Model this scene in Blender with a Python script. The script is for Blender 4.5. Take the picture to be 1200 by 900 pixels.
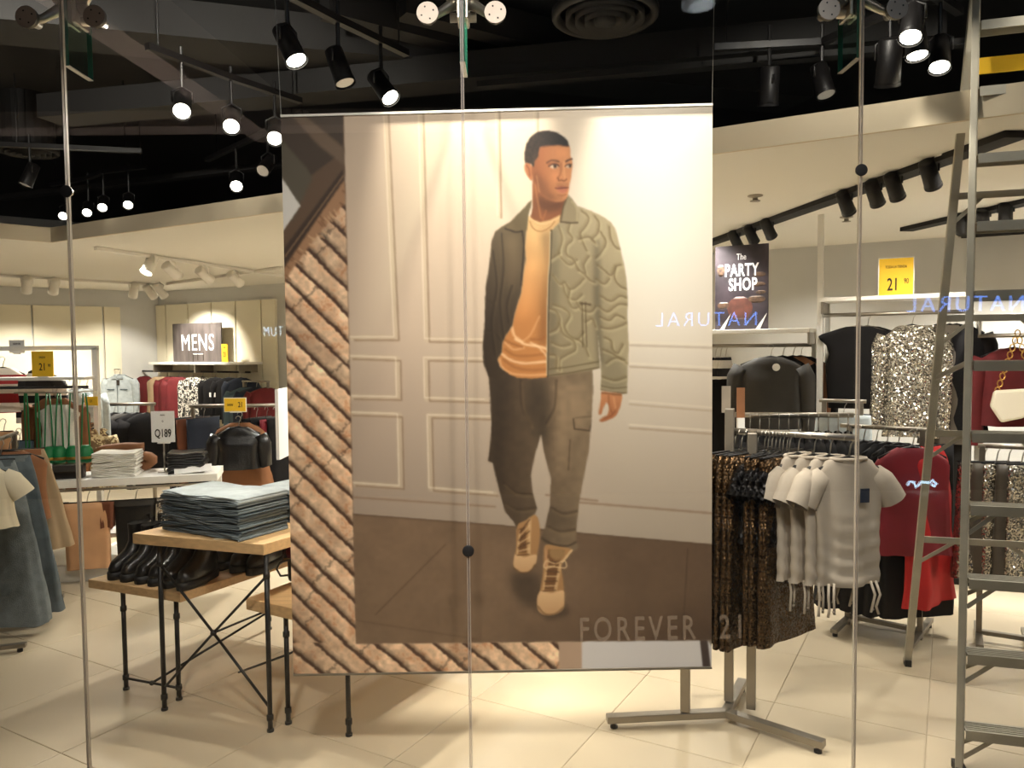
import bpy, bmesh, math, random
import numpy as np
from mathutils import Vector, Matrix
random.seed(11)
SC = bpy.context.scene
COL = SC.collection
for o in list(bpy.data.objects): bpy.data.objects.remove(o, do_unlink=True)
# ---------------------------------------------------------------- camera (a phone held at 1.6 m outside the shop window)
FPX, CAMZ, PITCH, ROLL = 900.0, 1.6, math.radians(2.74), math.radians(0.57)
_r0, _f, _u0 = Vector((1, 0, 0)), Vector((0, math.cos(PITCH), -math.sin(PITCH))), Vector((0, math.sin(PITCH), math.cos(PITCH)))
_right, _up = _r0 * math.cos(ROLL) - _u0 * math.sin(ROLL), _r0 * math.sin(ROLL) + _u0 * math.cos(ROLL)
cam_data = bpy.data.cameras.new('camera'); cam_data.sensor_width = 36; cam_data.sensor_fit = 'HORIZONTAL'; cam_data.lens = FPX / 1200 * 36
cam_data.clip_start = .02
cam = bpy.data.objects.new('camera', cam_data); COL.objects.link(cam); SC.camera = cam
cam.matrix_world = Matrix(((_right.x, _up.x, -_f.x, 0), (_right.y, _up.y, -_f.y, 0), (_right.z, _up.z, -_f.z, CAMZ), (0, 0, 0, 1)))
# ---------------------------------------------------------------- world and exposure
w = bpy.data.worlds.new('mall'); SC.world = w; w.use_nodes = True
w.node_tree.nodes['Background'].inputs[0].default_value = (.80, .84, .95, 1)
w.node_tree.nodes['Background'].inputs[1].default_value = .05
SC.view_settings.view_transform = 'Standard'; SC.view_settings.look = 'None'
SC.view_settings.exposure = 0.0; SC.view_settings.gamma = 1.0; SC.view_settings.use_curve_mapping = False
SPOT_W = 1.0            # master scale of the shop's lamps
# ---------------------------------------------------------------- frames: photo ray -> point; the shop's own axes (turned 29.7 deg to the window)
def ray(px, py):
    return _right * ((px - 600) / FPX) + _up * ((450 - py) / FPX) + _f
def atY(px, py, Y):
    d = ray(px, py); return Vector((0, 0, CAMZ)) + d * (Y / d.y)
def atZ(px, py, z=0.0):
    d = ray(px, py); return Vector((0, 0, CAMZ)) + d * ((z - CAMZ) / d.z)
TH = math.radians(29.7)
E1, E2 = Vector((math.cos(TH), -math.sin(TH), 0)), Vector((math.sin(TH), math.cos(TH), 0))
def atT(px, py, t):
    d = ray(px, py); return Vector((0, 0, CAMZ)) + d * (t / d.dot(E2))
def ST(s, t, z=0.0): return E1 * s + E2 * t + Vector((0, 0, z))
SHOP = -TH
# ---------------------------------------------------------------- materials
def lin(c):
    return tuple((v / 255 / 12.92) if v / 255 <= .04045 else ((v / 255 + .055) / 1.055) ** 2.4 for v in c) + (1,)
MATS = {}
def mat(name, col, rough=.6, metal=0.0, var=0.0, scale=8.0, bump=0.0, bscale=60.0, emit=0.0, spec=.5, stretch=None, sheen=0.0, coat=0.0, alpha=1.0):
    if name in MATS: return MATS[name]
    m = bpy.data.materials.new(name); m.use_nodes = True; MATS[name] = m
    nt = m.node_tree; b = nt.nodes['Principled BSDF']; L = nt.links.new
    b.inputs['Base Color'].default_value = lin(col); b.inputs['Roughness'].default_value = rough; b.inputs['Metallic'].default_value = metal
    b.inputs['Specular IOR Level'].default_value = spec; b.inputs['Sheen Weight'].default_value = sheen; b.inputs['Coat Weight'].default_value = coat
    if alpha < 1: b.inputs['Alpha'].default_value = alpha
    if emit: b.inputs['Emission Color'].default_value = lin(col); b.inputs['Emission Strength'].default_value = emit
    tc = nt.nodes.new('ShaderNodeTexCoord'); vec = tc.outputs['Object']
    if stretch:
        mp = nt.nodes.new('ShaderNodeMapping'); mp.inputs['Scale'].default_value = stretch; L(vec, mp.inputs[0]); vec = mp.outputs[0]
    if var:
        n = nt.nodes.new('ShaderNodeTexNoise'); n.inputs['Scale'].default_value = scale; n.inputs['Detail'].default_value = 4; L(vec, n.inputs['Vector'])
        r = nt.nodes.new('ShaderNodeMapRange'); r.inputs[1].default_value = .3; r.inputs[2].default_value = .7; r.inputs[3].default_value = 1 - var; r.inputs[4].default_value = 1 + var * .6
        L(n.outputs['Fac'], r.inputs[0])
        mx = nt.nodes.new('ShaderNodeMix'); mx.data_type = 'RGBA'; mx.blend_type = 'MULTIPLY'; mx.inputs[0].default_value = 1; mx.inputs[6].default_value = lin(col)
        L(r.outputs[0], mx.inputs[7]); L(mx.outputs[2], b.inputs['Base Color'])
    if bump:
        n = nt.nodes.new('ShaderNodeTexNoise'); n.inputs['Scale'].default_value = bscale; n.inputs['Detail'].default_value = 3; L(vec, n.inputs['Vector'])
        bp = nt.nodes.new('ShaderNodeBump'); bp.inputs['Strength'].default_value = bump; bp.inputs['Distance'].default_value = .01; L(n.outputs['Fac'], bp.inputs['Height']); L(bp.outputs[0], b.inputs['Normal'])
    return m
def sequin(name, col, col2, scale=70, rough=.22):
    m = mat(name, col, rough, .9); nt = m.node_tree; b = nt.nodes['Principled BSDF']; L = nt.links.new
    tc = nt.nodes.new('ShaderNodeTexCoord'); v = nt.nodes.new('ShaderNodeTexVoronoi'); v.inputs['Scale'].default_value = scale; L(tc.outputs['Object'], v.inputs['Vector'])
    g = nt.nodes.new('ShaderNodeNewGeometry'); s = nt.nodes.new('ShaderNodeVectorMath'); s.operation = 'SUBTRACT'; s.inputs[1].default_value = (.5, .5, .5); L(v.outputs['Color'], s.inputs[0])
    k = nt.nodes.new('ShaderNodeVectorMath'); k.operation = 'SCALE'; k.inputs['Scale'].default_value = 1.1; L(s.outputs[0], k.inputs[0])
    a = nt.nodes.new('ShaderNodeVectorMath'); a.operation = 'ADD'; L(g.outputs['Normal'], a.inputs[0]); L(k.outputs[0], a.inputs[1])
    nn = nt.nodes.new('ShaderNodeVectorMath'); nn.operation = 'NORMALIZE'; L(a.outputs[0], nn.inputs[0]); L(nn.outputs[0], b.inputs['Normal'])
    sp = nt.nodes.new('ShaderNodeSeparateColor'); L(v.outputs['Color'], sp.inputs[0])
    mx = nt.nodes.new('ShaderNodeMix'); mx.data_type = 'RGBA'; mx.inputs[6].default_value = lin(col); mx.inputs[7].default_value = lin(col2); L(sp.outputs[0], mx.inputs[0]); L(mx.outputs[2], b.inputs['Base Color'])
    return m
def banded(name, cols, period, axis='Z', rough=.8, noise=0.0, cells=None):
    """cloth with printed stripes (axis) or printed blotches (cells)"""
    m = mat(name, cols[0], rough); nt = m.node_tree; b = nt.nodes['Principled BSDF']; L = nt.links.new
    tc = nt.nodes.new('ShaderNodeTexCoord')
    if cells:
        v = nt.nodes.new('ShaderNodeTexNoise'); v.inputs['Scale'].default_value = cells; v.inputs['Detail'].default_value = 2; v.inputs['Distortion'].default_value = 1.2; L(tc.outputs['Object'], v.inputs['Vector']); fac = v.outputs['Fac']
    else:
        sx = nt.nodes.new('ShaderNodeSeparateXYZ'); L(tc.outputs['Object'], sx.inputs[0])
        d = nt.nodes.new('ShaderNodeMath'); d.operation = 'DIVIDE'; d.inputs[1].default_value = period; L(sx.outputs[axis], d.inputs[0])
        f = nt.nodes.new('ShaderNodeMath'); f.operation = 'FRACT'; L(d.outputs[0], f.inputs[0]); fac = f.outputs[0]
    r = nt.nodes.new('ShaderNodeValToRGB'); r.color_ramp.interpolation = 'CONSTANT'
    e = r.color_ramp.elements; n = len(cols)
    e[0].color = lin(cols[0]); e[0].position = 0; e[1].color = lin(cols[1]); e[1].position = .5
    if cells:
        e[1].position = .52
        if n > 2: x = e.new(.62); x.color = lin(cols[2])
    elif n > 2:
        for i, cc in enumerate(cols[2:]): x = e.new((i + 2) / n); x.color = lin(cc)
        e[1].position = 1 / n
    L(fac, r.inputs[0]); L(r.outputs[0], b.inputs['Base Color'])
    return m
def glass_mat(name, tint=(.985, .995, .985), k=.042, edge=.6):
    m = bpy.data.materials.new(name); m.use_nodes = True; nt = m.node_tree; nt.nodes.clear(); L = nt.links.new
    out = nt.nodes.new('ShaderNodeOutputMaterial'); t = nt.nodes.new('ShaderNodeBsdfTransparent'); t.inputs[0].default_value = tint + (1,)
    g = nt.nodes.new('ShaderNodeBsdfGlossy'); g.inputs['Roughness'].default_value = 0.0
    lw = nt.nodes.new('ShaderNodeLayerWeight'); lw.inputs['Blend'].default_value = .5
    p = nt.nodes.new('ShaderNodeMath'); p.operation = 'POWER'; p.inputs[1].default_value = 5; L(lw.outputs['Facing'], p.inputs[0])
    a = nt.nodes.new('ShaderNodeMath'); a.operation = 'MULTIPLY_ADD'; a.inputs[1].default_value = edge; a.inputs[2].default_value = k; L(p.outputs[0], a.inputs[0])
    mx = nt.nodes.new('ShaderNodeMixShader'); L(a.outputs[0], mx.inputs[0]); L(t.outputs[0], mx.inputs[1]); L(g.outputs[0], mx.inputs[2]); L(mx.outputs[0], out.inputs[0])
    MATS[name] = m; return m
# ---------------------------------------------------------------- mesh helpers
def frame(d):
    d = Vector(d).normalized(); a = Vector((0, 0, 1)) if abs(d.z) < .95 else Vector((1, 0, 0))
    x = d.cross(a).normalized(); return x, x.cross(d).normalized()
class MB:
    def __init__(s): s.V, s.F = [], []
    def add(s, v, f):
        n = len(s.V); s.V += [tuple(p) for p in v]; s.F += [tuple(i + n for i in q) for q in f]; return s
    def box(s, c, d, rz=0.0):
        cx, cy, cz = c; hx, hy, hz = d[0] / 2, d[1] / 2, d[2] / 2; k, q = math.cos(rz), math.sin(rz)
        v = [(cx + x * k - y * q, cy + x * q + y * k, cz + z) for z in (-hz, hz) for x, y in ((-hx, -hy), (hx, -hy), (hx, hy), (-hx, hy))]
        return s.add(v, [(3, 2, 1, 0), (4, 5, 6, 7), (0, 1, 5, 4), (1, 2, 6, 5), (2, 3, 7, 6), (3, 0, 4, 7)])
    def bar(s, p, q, w, h, up=(0, 0, 1)):
        p, q = Vector(p), Vector(q); d = (q - p).normalized(); u = Vector(up)
        if abs(d.dot(u)) > .98: u = Vector((1, 0, 0))
        x = d.cross(u).normalized(); y = x.cross(d).normalized(); x *= w / 2; y *= h / 2
        v = [c + a * x + b * y for c in (p, q) for a, b in ((-1, -1), (1, -1), (1, 1), (-1, 1))]
        return s.add(v, [(0, 1, 2, 3), (7, 6, 5, 4), (4, 5, 1, 0), (5, 6, 2, 1), (6, 7, 3, 2), (7, 4, 0, 3)])
    def loft(s, rings, cap0=True, cap1=True):
        n = len(rings[0]); v = [p for r in rings for p in r]; f = []
        for i in range(len(rings) - 1):
            for j in range(n):
                a, b = i * n + j, i * n + (j + 1) % n; f.append((a, b, b + n, a + n))
        if cap0: f.append(tuple(reversed(range(n))))
        if cap1: f.append(tuple(range((len(rings) - 1) * n, len(rings) * n)))
        return s.add(v, f)
    def tube(s, pts, r, n=8, cap=True):
        pts = [Vector(p) for p in pts]; rings = []
        x = None
        for i, p in enumerate(pts):
            d = (pts[min(i + 1, len(pts) - 1)] - pts[max(i - 1, 0)])
            if x is None: x, y = frame(d)
            else:
                dn = d.normalized(); x = (x - dn * x.dot(dn)).normalized(); y = x.cross(dn).normalized()
            rr = r[i] if isinstance(r, (list, tuple)) else r
            rings.append([p + x * rr * math.cos(2 * math.pi * k / n) + y * rr * math.sin(2 * math.pi * k / n) for k in range(n)])
        rings = [r_[::-1] for r_ in rings]
        return s.loft(rings, cap, cap)
    def cyl(s, p, q, r, r1=None, n=16): return s.tube([p, q], [r, r if r1 is None else r1], n)
    def lathe(s, prof, o=(0, 0, 0), n=20, cap=True):
        rings = [[(o[0] + r * math.cos(2 * math.pi * k / n), o[1] + r * math.sin(2 * math.pi * k / n), o[2] + z) for k in range(n)] for r, z in prof]
        return s.loft(rings, cap, cap)
    def ball(s, c, r, n=10, m=6, sc=(1, 1, 1)):
        rings = []
        for i in range(1, m):
            a = math.pi * i / m
            rings.append([(c[0] + sc[0] * r * math.sin(a) * math.cos(2 * math.pi * k / n), c[1] + sc[1] * r * math.sin(a) * math.sin(2 * math.pi * k / n), c[2] - sc[2] * r * math.cos(a)) for k in range(n)])
        return s.loft(rings)
    def prism(s, pts, axis, a, b):
        """polygon extruded along an axis ('x','y','z') from a to b; pts are the other two coordinates"""
        def P(u, v, w): return {'x': (w, u, v), 'y': (u, w, v), 'z': (u, v, w)}[axis]
        n = len(pts); v = [P(u, q, a) for u, q in pts] + [P(u, q, b) for u, q in pts]
        f = [tuple(range(n)), tuple(reversed(range(n, 2 * n)))] + [(j, j + n, (j + 1) % n + n, (j + 1) % n) for j in range(n)]
        return s.add(v, f)
    def build(s, name, m, parent=None, smooth=False, bevel=0.0, fix=True):
        me = bpy.data.meshes.new(name); me.from_pydata(s.V, [], s.F)
        if fix:
            bm = bmesh.new(); bm.from_mesh(me); bmesh.ops.recalc_face_normals(bm, faces=bm.faces); bm.to_mesh(me); bm.free()
        me.materials.append(m if not isinstance(m, str) else MATS[m])
        if smooth:
            for p in me.polygons: p.use_smooth = True
        me.update()
        o = bpy.data.objects.new(name, me); COL.objects.link(o); o.parent = parent
        if bevel:
            b = o.modifiers.new('bevel', 'BEVEL'); b.width = bevel; b.segments = 2; b.limit_method = 'ANGLE'
        return o
def tag(o, label, cat, group=None, kind=None):
    if label: o['label'] = label
    if cat: o['category'] = cat
    if group: o['group'] = group
    if kind: o['kind'] = kind
    return o
def thing(name, label, cat, loc=(0, 0, 0), rz=0.0, group=None):
    o = bpy.data.objects.new(name, None); COL.objects.link(o); o.empty_display_size = .05
    o.location = loc; o.rotation_euler = (0, 0, rz); return tag(o, label, cat, group)
def struct(o): o['kind'] = 'structure'; return o
def dup(root, loc, rz=None, label=None, group=None, scale=None):
    def cp(o, par):
        c = o.copy(); COL.objects.link(c); c.parent = par
        for ch in list(o.children): cp(ch, c)
        return c
    r = cp(root, None); r.location = loc
    if rz is not None: r.rotation_euler = (0, 0, rz)
    if scale: r.scale = scale
    if label: r['label'] = label
    if group: r['group'] = group
    return r
def text_mesh(txt, h, sx=1.0, depth=.002, bold=0.0, space=1.0, align='CENTER'):
    """lettering as a mesh lying in local XZ, facing -Y; h = cap height"""
    cu = bpy.data.curves.new('lettering', 'FONT'); cu.body = txt; cu.align_x = align; cu.align_y = 'CENTER'
    cu.size = h / .70; cu.extrude = depth / 2; cu.offset = bold; cu.space_character = space; cu.resolution_u = 3; cu.space_line = .85
    ob = bpy.data.objects.new('lettering', cu); COL.objects.link(ob)
    bpy.context.view_layer.update()
    me = bpy.data.meshes.new_from_object(ob.evaluated_get(bpy.context.evaluated_depsgraph_get()))
    bpy.data.objects.remove(ob, do_unlink=True)
    me.transform(Matrix.Rotation(math.pi / 2, 4, 'X') @ Matrix.Diagonal((sx, 1, 1, 1)))
    return me
def text(txt, h, m, parent, loc, sx=1.0, depth=.002, bold=0.0, space=1.0, rz=0.0, name='lettering'):
    me = text_mesh(txt, h, sx, depth, bold, space); me.materials.append(m if not isinstance(m, str) else MATS[m])
    o = bpy.data.objects.new(name, me); COL.objects.link(o); o.parent = parent; o.location = loc; o.rotation_euler = (0, 0, rz); return o
# ---------------------------------------------------------------- the palette
mat('tile', (200, 184, 156), .36, var=.07, scale=2.2, spec=.4); mat('grout', (182, 166, 140), .8)
mat('wall_paint', (206, 205, 201), .9, var=.03); mat('panel', (232, 224, 200), .7, var=.02); mat('ceiling_white', (226, 222, 212), .9)
mat('fascia', (200, 186, 160), .85); mat('black_paint', (22, 19, 17), .85, var=.2, scale=2); mat('duct', (19, 17, 16), .7, var=.15, scale=3)
mat('black_metal', (22, 20, 20), .45, .3); mat('steel', (176, 170, 160), .32, .9); mat('satin_steel', (150, 142, 130), .42, .85, var=.06, scale=20)
mat('aluminium', (178, 172, 156), .5, .35, var=.08, scale=14); mat('white_metal', (232, 228, 220), .5); mat('white_card', (238, 236, 232), .8)
mat('wood', (206, 168, 120), .5, var=.16, scale=5, stretch=(1.2, 14, 14)); mat('rubber', (18, 17, 17), .7)
mat('yellow_card', (240, 192, 40), .7); mat('ink', (44, 34, 24), .8); mat('white_ink', (245, 243, 240), .7)
mat('leather_black', (20, 18, 18), .28, var=.2, scale=20, bump=.25, bscale=90, coat=.3); mat('sole_black', (16, 15, 15), .6)
mat('black_cloth', (17, 15, 16), .88, var=.25, scale=12, spec=.25); mat('charcoal_cloth', (50, 46, 41), .75, var=.15, scale=14); mat('grey_satin', (96, 88, 78), .42, var=.12, scale=10)
mat('denim', (108, 116, 118), .85, var=.22, scale=26, bump=.3, bscale=200); mat('denim_dark', (82, 92, 97), .85, var=.25, scale=20, bump=.3, bscale=200); mat('denim_light', (170, 178, 180), .85, var=.15, scale=22)
mat('tan_cloth', (164, 140, 108), .85, var=.1); mat('cream_cloth', (214, 202, 174), .85, var=.08); mat('white_cloth', (232, 228, 218), .85, var=.05); mat('taupe_cloth', (170, 158, 142), .85, var=.08, scale=10)
mat('brown_cloth', (134, 88, 54), .8, var=.15); mat('camel_cloth', (212, 162, 118), .8, var=.10, scale=9); mat('rust_cloth', (112, 62, 36), .8, var=.12); mat('red_cloth', (196, 22, 24), .7, var=.12); mat('crimson_cloth', (128, 18, 34), .6, var=.12)
mat('maroon_cloth', (98, 20, 24), .8, var=.14, scale=12); mat('navy_cloth', (34, 42, 58), .85, var=.15); mat('slate_cloth', (84, 104, 116), .85, var=.12)
mat('green_strap', (20, 120, 66), .5); mat('gold', (206, 164, 84), .3, .9); mat('bag_white', (232, 222, 200), .45)
sequin('silver_sequin', (222, 217, 207), (128, 122, 112), 150, .18); sequin('bronze_sequin', (88, 66, 42), (28, 21, 15), 170, .34); sequin('black_sequin', (40, 38, 38), (10, 10, 11), 90, .3)
banded('red_stripe', [(236, 228, 218), (166, 40, 44)], .15, 'Z'); banded('black_stripe', [(26, 24, 26), (234, 228, 220)], .12, 'Z')
banded('speckle', [(34, 32, 30), (226, 220, 208), (236, 232, 222)], 1, cells=30); banded('camo', [(70, 52, 36), (150, 112, 72), (214, 196, 160)], 1, cells=22); banded('floral', [(120, 96, 66), (214, 196, 150), (230, 216, 176)], 1, cells=26)
banded('white_mix', [(40, 34, 30), (216, 206, 190), (150, 120, 90)], 1, cells=34)
glass_mat('glass'); glass_mat('fin_glass', (.80, .92, .87), .05); 
mat('glass_edge', (42, 92, 76), .15, 0, spec=.8); mat('silicone', (150, 142, 132), .35, spec=.7, alpha=.3); mat('pane_edge', (206, 196, 180), .4); mat('vinyl', (186, 166, 140), .7, alpha=.18)
mat('lamp_glow', (255, 246, 228), emit=14.0); mat('lamp_off', (180, 172, 160), .25, emit=.15); mat('lamp_dim', (255, 246, 228), emit=5.0); mat('neon_blue', (96, 150, 255), emit=13.0); mat('neon_white', (190, 228, 255), emit=14.0); mat('mall_glow', (200, 220, 255), emit=3.0)
mat('mall_beam', (196, 180, 168), .8); mat('mall_wall', (30, 28, 28), .9)
# ---------------------------------------------------------------- the shop shell
GY = 2.6                                                     # plane of the shop window
fl = struct(MB().box((0, 3.0, -.05), (26, 24, .09)).build('floor', 'grout'))
TS = .60
tile_me = None; ntile = 0
for i in range(-14, 14):
    for j in range(-1, 13):
        s0, t0 = -1.86 + i * TS, 1.70 + j * TS
        c = ST(s0 + TS / 2, t0 + TS / 2)
        if t0 > 7.6 or c.y < 1.7: continue
        if abs(c.x) > .70 * max(c.y, 1.5) + .75: continue
        if tile_me is None:
            m = MB(); h = TS / 2 - .0013
            m.loft([[(-h, -h, -.004), (h, -h, -.004), (h, h, -.004), (-h, h, -.004)], [(-h, -h, .0045), (h, -h, .0045), (h, h, .0045), (-h, h, .0045)], [(-h + .003, -h + .003, .006), (h - .003, -h + .003, .006), (h - .003, h - .003, .006), (-h + .003, h - .003, .006)]])
            o = m.build('tile', 'tile', fl); tile_me = o.data
        else:
            o = bpy.data.objects.new('tile', tile_me); COL.objects.link(o); o.parent = fl
        o.location = (c.x, c.y, -.006); o.rotation_euler = (random.uniform(-.0006, .0006), random.uniform(-.0006, .0006), SHOP); ntile += 1
# back wall along E1 at t = 7.57, left wall turning off its corner
TB = 7.57
corner = Vector((-5.40, 11.80, 0)); sc0 = corner.dot(E1)
CEIL = 2.5
def slab(p, q, th, z0, z1, m, name, parent=None):
    p, q = Vector(p), Vector(q); d = (q - p).normalized(); n = Vector((-d.y, d.x, 0)) * th
    return MB().prism([(p.x, p.y), (q.x, q.y), (q.x + n.x, q.y + n.y), (p.x + n.x, p.y + n.y)], 'z', z0, z1).build(name, m, parent)
wb = struct(slab(corner, corner + E1 * 15.5, .15, 0, 3.6, 'wall_paint', 'wall_back'))
ld = Vector((-1.53, -1.33, 0)).normalized()
wl = struct(slab(corner + ld * 7.0, corner, .15, 0, 3.6, 'wall_paint', 'wall_left'))
wr = struct(slab(corner + E1 * 15.5, corner + E1 * 15.5 - E2 * 1.6, .15, 0, 3.6, 'wall_paint', 'wall_right'))
# cream panels: their seams are read off the photo
def s_of(px, t): return atT(px, 400, t).dot(E1)
tp = TB - .025
seams = [184.5, 196.5, 222.5, 250, 278, 308, 325]
for a, b in zip(seams[:-1], seams[1:]):
    sa, sb = s_of(a, tp) + .012, s_of(b, tp) - .012
    c = ST((sa + sb) / 2, tp, 1.16); MB().box((c.x, c.y, c.z), (sb - sa, .045, 2.26), SHOP).build('panel', 'panel', wb, bevel=.003)
ln = Vector((-ld.y, ld.x, 0)); ln = ln if ln.dot(Vector((0, -1, 0))) > 0 else -ln
def on_left(px):                                              # where a pixel column meets the left wall
    d = ray(px, 400); d = Vector((d.x, d.y, 0)); M = Matrix(((d.x, -ld.x), (d.y, -ld.y))); k = M.inverted() @ Vector((corner.x, corner.y)); return k[1]
lse = [on_left(x) for x in (-60, 38, 121, 142)]
for a, b in zip(lse[:-1], lse[1:]):
    L_ = abs(a - b) - .024; c = corner + ld * ((a + b) / 2) + ln * .025
    MB().box((c.x, c.y, 1.14), (L_, .045, 2.22), math.atan2(ld.y, ld.x)).build('panel', 'panel', wl, bevel=.003)
# dropped white ceiling with its fascia edge
A = atZ(72, 285, CEIL); A = ST(A.dot(E1), 3.66, CEIL); B = atZ(0, 279, CEIL); bd = (B - A); bd.z = 0; bd.normalize()
B = A + bd * 6
poly = [A, ST(9.5, 3.66), ST(9.5, 8.0), corner + E2 * .3 - E1 * .6, corner + ld * 7.2 - E1 * .4, B]
ce = struct(MB().prism([(p.x, p.y) for p in poly], 'z', CEIL, CEIL + .10).build('ceiling', 'ceiling_white'))
for p, q, nm in ((A, ST(9.5, 3.66), 'trim_1'), (B, A, 'trim_2')):
    p, q = Vector((p.x, p.y, 0)), Vector((q.x, q.y, 0)); d = (q - p).normalized(); n = Vector((d.y, -d.x, 0)) * .02
    struct(MB().prism([(p.x, p.y), (q.x, q.y), (q.x + n.x, q.y + n.y), (p.x + n.x, p.y + n.y)], 'z', CEIL - .004, CEIL + .115).build(nm, 'fascia'))
# black open ceiling above the window zone
CB = 3.45
struct(MB().box((0, 7.0, CB + .05), (24, 8.9, .1)).build('ceiling', 'black_paint'))
struct(MB().box((0, GY, CB - .13), (24, .10, .26)).build('trim_3', 'black_paint'))
# exposed services under the black ceiling
def service(name, label, cat, p, q, w, h, m='duct'):
    o = MB().bar(p, q, w, h).build(name, m); tag(o, label, cat); return o
service('ceiling_duct', 'wide black air duct crossing the open ceiling at upper left', 'duct', atZ(-60, 10, 3.25), atZ(330, 20, 3.25) + Vector((3, 1.2, 0)), .35, .18)
service('ceiling_duct', 'flat black duct running behind the first spotlights', 'duct', atZ(60, 130, 3.1), atZ(330, 60, 3.1) + Vector((3.2, -.2, 0)), .22, .14)
service('cable_tray', 'thin black cable tray above the small distant spotlights', 'cable tray', atZ(0, 232, 2.95), atZ(330, 190, 2.95) + Vector((.4, -.1, 0)), .08, .04)
service('cable_tray', 'long thin black conduit over the poster toward the right ladder', 'cable tray', atZ(560, 100, 2.98), atZ(1130, 50, 2.98), .05, .03)
service('ceiling_beam', 'black ceiling beam running away above the poster', 'beam', atZ(380, 0, 3.3), atZ(720, 90, 3.3), .12, .16)
service('ceiling_beam', 'second black ceiling beam beside the round air diffuser', 'beam', atZ(470, 0, 3.3), atZ(840, 96, 3.3), .12, .16)
def diffuser(px, py, z, r, label):
    p = atZ(px, py, z); t = thing('air_diffuser', label, 'air vent', p)
    MB().lathe([(r, .03), (r, 0), (r * .93, -.012), (r * .86, 0), (r * .86, .03)], n=40).build('rim', 'duct', t, True)
    for i, k in enumerate((.74, .56, .38)):
        MB().lathe([(r * k, .02), (r * k, -.02 - .006 * i), (r * (k - .10), .004), (r * (k - .12), .02)], n=36).build('cone', 'duct', t, True)
    MB().lathe([(r * .2, .02), (r * .2, -.03), (r * .02, -.034)], n=24).build('hub', 'duct', t, True)
    MB().lathe([(r * .88, .03), (r * .88, CB - p.z)], n=24).build('collar', 'duct', t)
diffuser(709, 20, 3.05, .235, 'large round black air diffuser above the poster')
diffuser(33, 178, 3.05, .20, 'round black air diffuser at upper left above the mens corner')
# ---------------------------------------------------------------- spotlights on tracks
def spot_head(px, py, z, aim, label, lit=True, black=True, size=1.0, watts=60, top=None, cone=70, group=None, warm=(1, .92, .81)):
    """a cylindrical track spotlight; its own light sits behind the lens"""
    p = atZ(px, py, z); aim = Vector(aim); d = (aim - p).normalized()
    t = thing('track_spotlight', label, 'spotlight', p, 0, group)
    body = 'black_metal' if black else 'white_metal'
    r, L_ = .042 * size, .15 * size
    m = MB(); m.tube([-d * L_, -d * L_ * .97, -d * .012, Vector((0, 0, 0))], [r * .7, r * .92, r, r], 18); hs = m.build('housing', body, t, True)
    MB().tube([d * -.004, d * .010], [r * 1.06, r * 1.06], 18, False).build('bezel', body, hs, True)
    MB().tube([d * .0005, d * .003], [r * .90, r * .90], 18).build('lens', 'lamp_glow' if lit else 'lamp_off', hs)
    back = -d * L_ * .55; tz = (top if top is not None else z + .2) - z
    x, y = frame(d)
    MB().tube([back + x * r * 1.05, back + x * r * 1.1 + Vector((0, 0, .05 * size)), back + Vector((0, 0, .075 * size)), back - x * r * 1.1 + Vector((0, 0, .05 * size)), back - x * r * 1.05], .006 * size, 6).build('yoke', body, t, True)
    MB().cyl(back + Vector((0, 0, .07 * size)), back + Vector((0, 0, tz)), .009, None, 8).build('stem', body, t)
    if lit:
        ld_ = bpy.data.lights.new('spot_light', 'SPOT'); ld_.energy = watts * SPOT_W; ld_.color = warm; ld_.spot_size = math.radians(cone); ld_.spot_blend = .55; ld_.shadow_soft_size = .03
        lo = bpy.data.objects.new('spot_light', ld_); COL.objects.link(lo); lo.parent = t; lo.location = d * .03; lo.rotation_euler = d.to_track_quat('-Z', 'Y').to_euler()
    return p + back
def track(name, pts, label, w=.035, h=.03, m='black_metal', cat='lighting track'):
    o = MB(); 
    for a, b in zip(pts[:-1], pts[1:]): o.bar(a, b, w, h)
    return tag(o.build(name, m), label, cat)
TZ = 2.98
def hung_track(pts, label, ext=.18, z=None):
    """a track polyline over its lamps, hung from the black ceiling on thin rods"""
    z = TZ if z is None else z; P = [Vector((p.x, p.y, z)) for p in pts]
    P[0] = P[0] + (P[0] - P[1]).normalized() * ext; P[-1] = P[-1] + (P[-1] - P[-2]).normalized() * ext
    t = thing('lighting_track', label, 'lighting track', P[0])
    m = MB()
    for a, b in zip(P[:-1], P[1:]): m.bar(a - P[0], b - P[0], .034, .03)
    m.build('rail', 'black_metal', t)
    for q in (P[0].lerp(P[1], .12), P[-1].lerp(P[-2], .12)): MB().cyl(q - P[0], q - P[0] + Vector((0, 0, CB - z)), .004, None, 6).build('rod', 'black_metal', t)
a = spot_head(347, 70, 2.72, (.4, 2.4, .2), 'lit black spotlight hanging nearest the hanging poster, first of a diagonal row', True, watts=28, top=TZ, cone=70)
b = spot_head(404, 96, 2.72, (.2, 2.95, .2), 'black spotlight seen edge-on between two lit ones left of the poster', False, top=TZ)
c = spot_head(457, 114, 2.72, (1.3, 2.2, .0), 'lit black spotlight just above the poster top edge', True, watts=30, top=TZ, cone=70)
hung_track([a, b, c], 'short black lighting track left of the poster')
a = spot_head(213, 130, 2.72, (-.7, 1.2, .3), 'large lit black spotlight at upper left, biggest glare of its row', True, watts=85, top=TZ, cone=95)
b = spot_head(271, 148, 2.72, (-.7, 1.4, .4), 'lit black spotlight second along the upper left row', True, watts=70, top=TZ, cone=95)
c = spot_head(322, 162, 2.72, (-.6, 1.6, .3), 'lit black spotlight half hidden by the poster left edge', True, watts=50, top=TZ, cone=95)
hung_track([a, b, c], 'black lighting track over the upper left spotlights')
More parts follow.
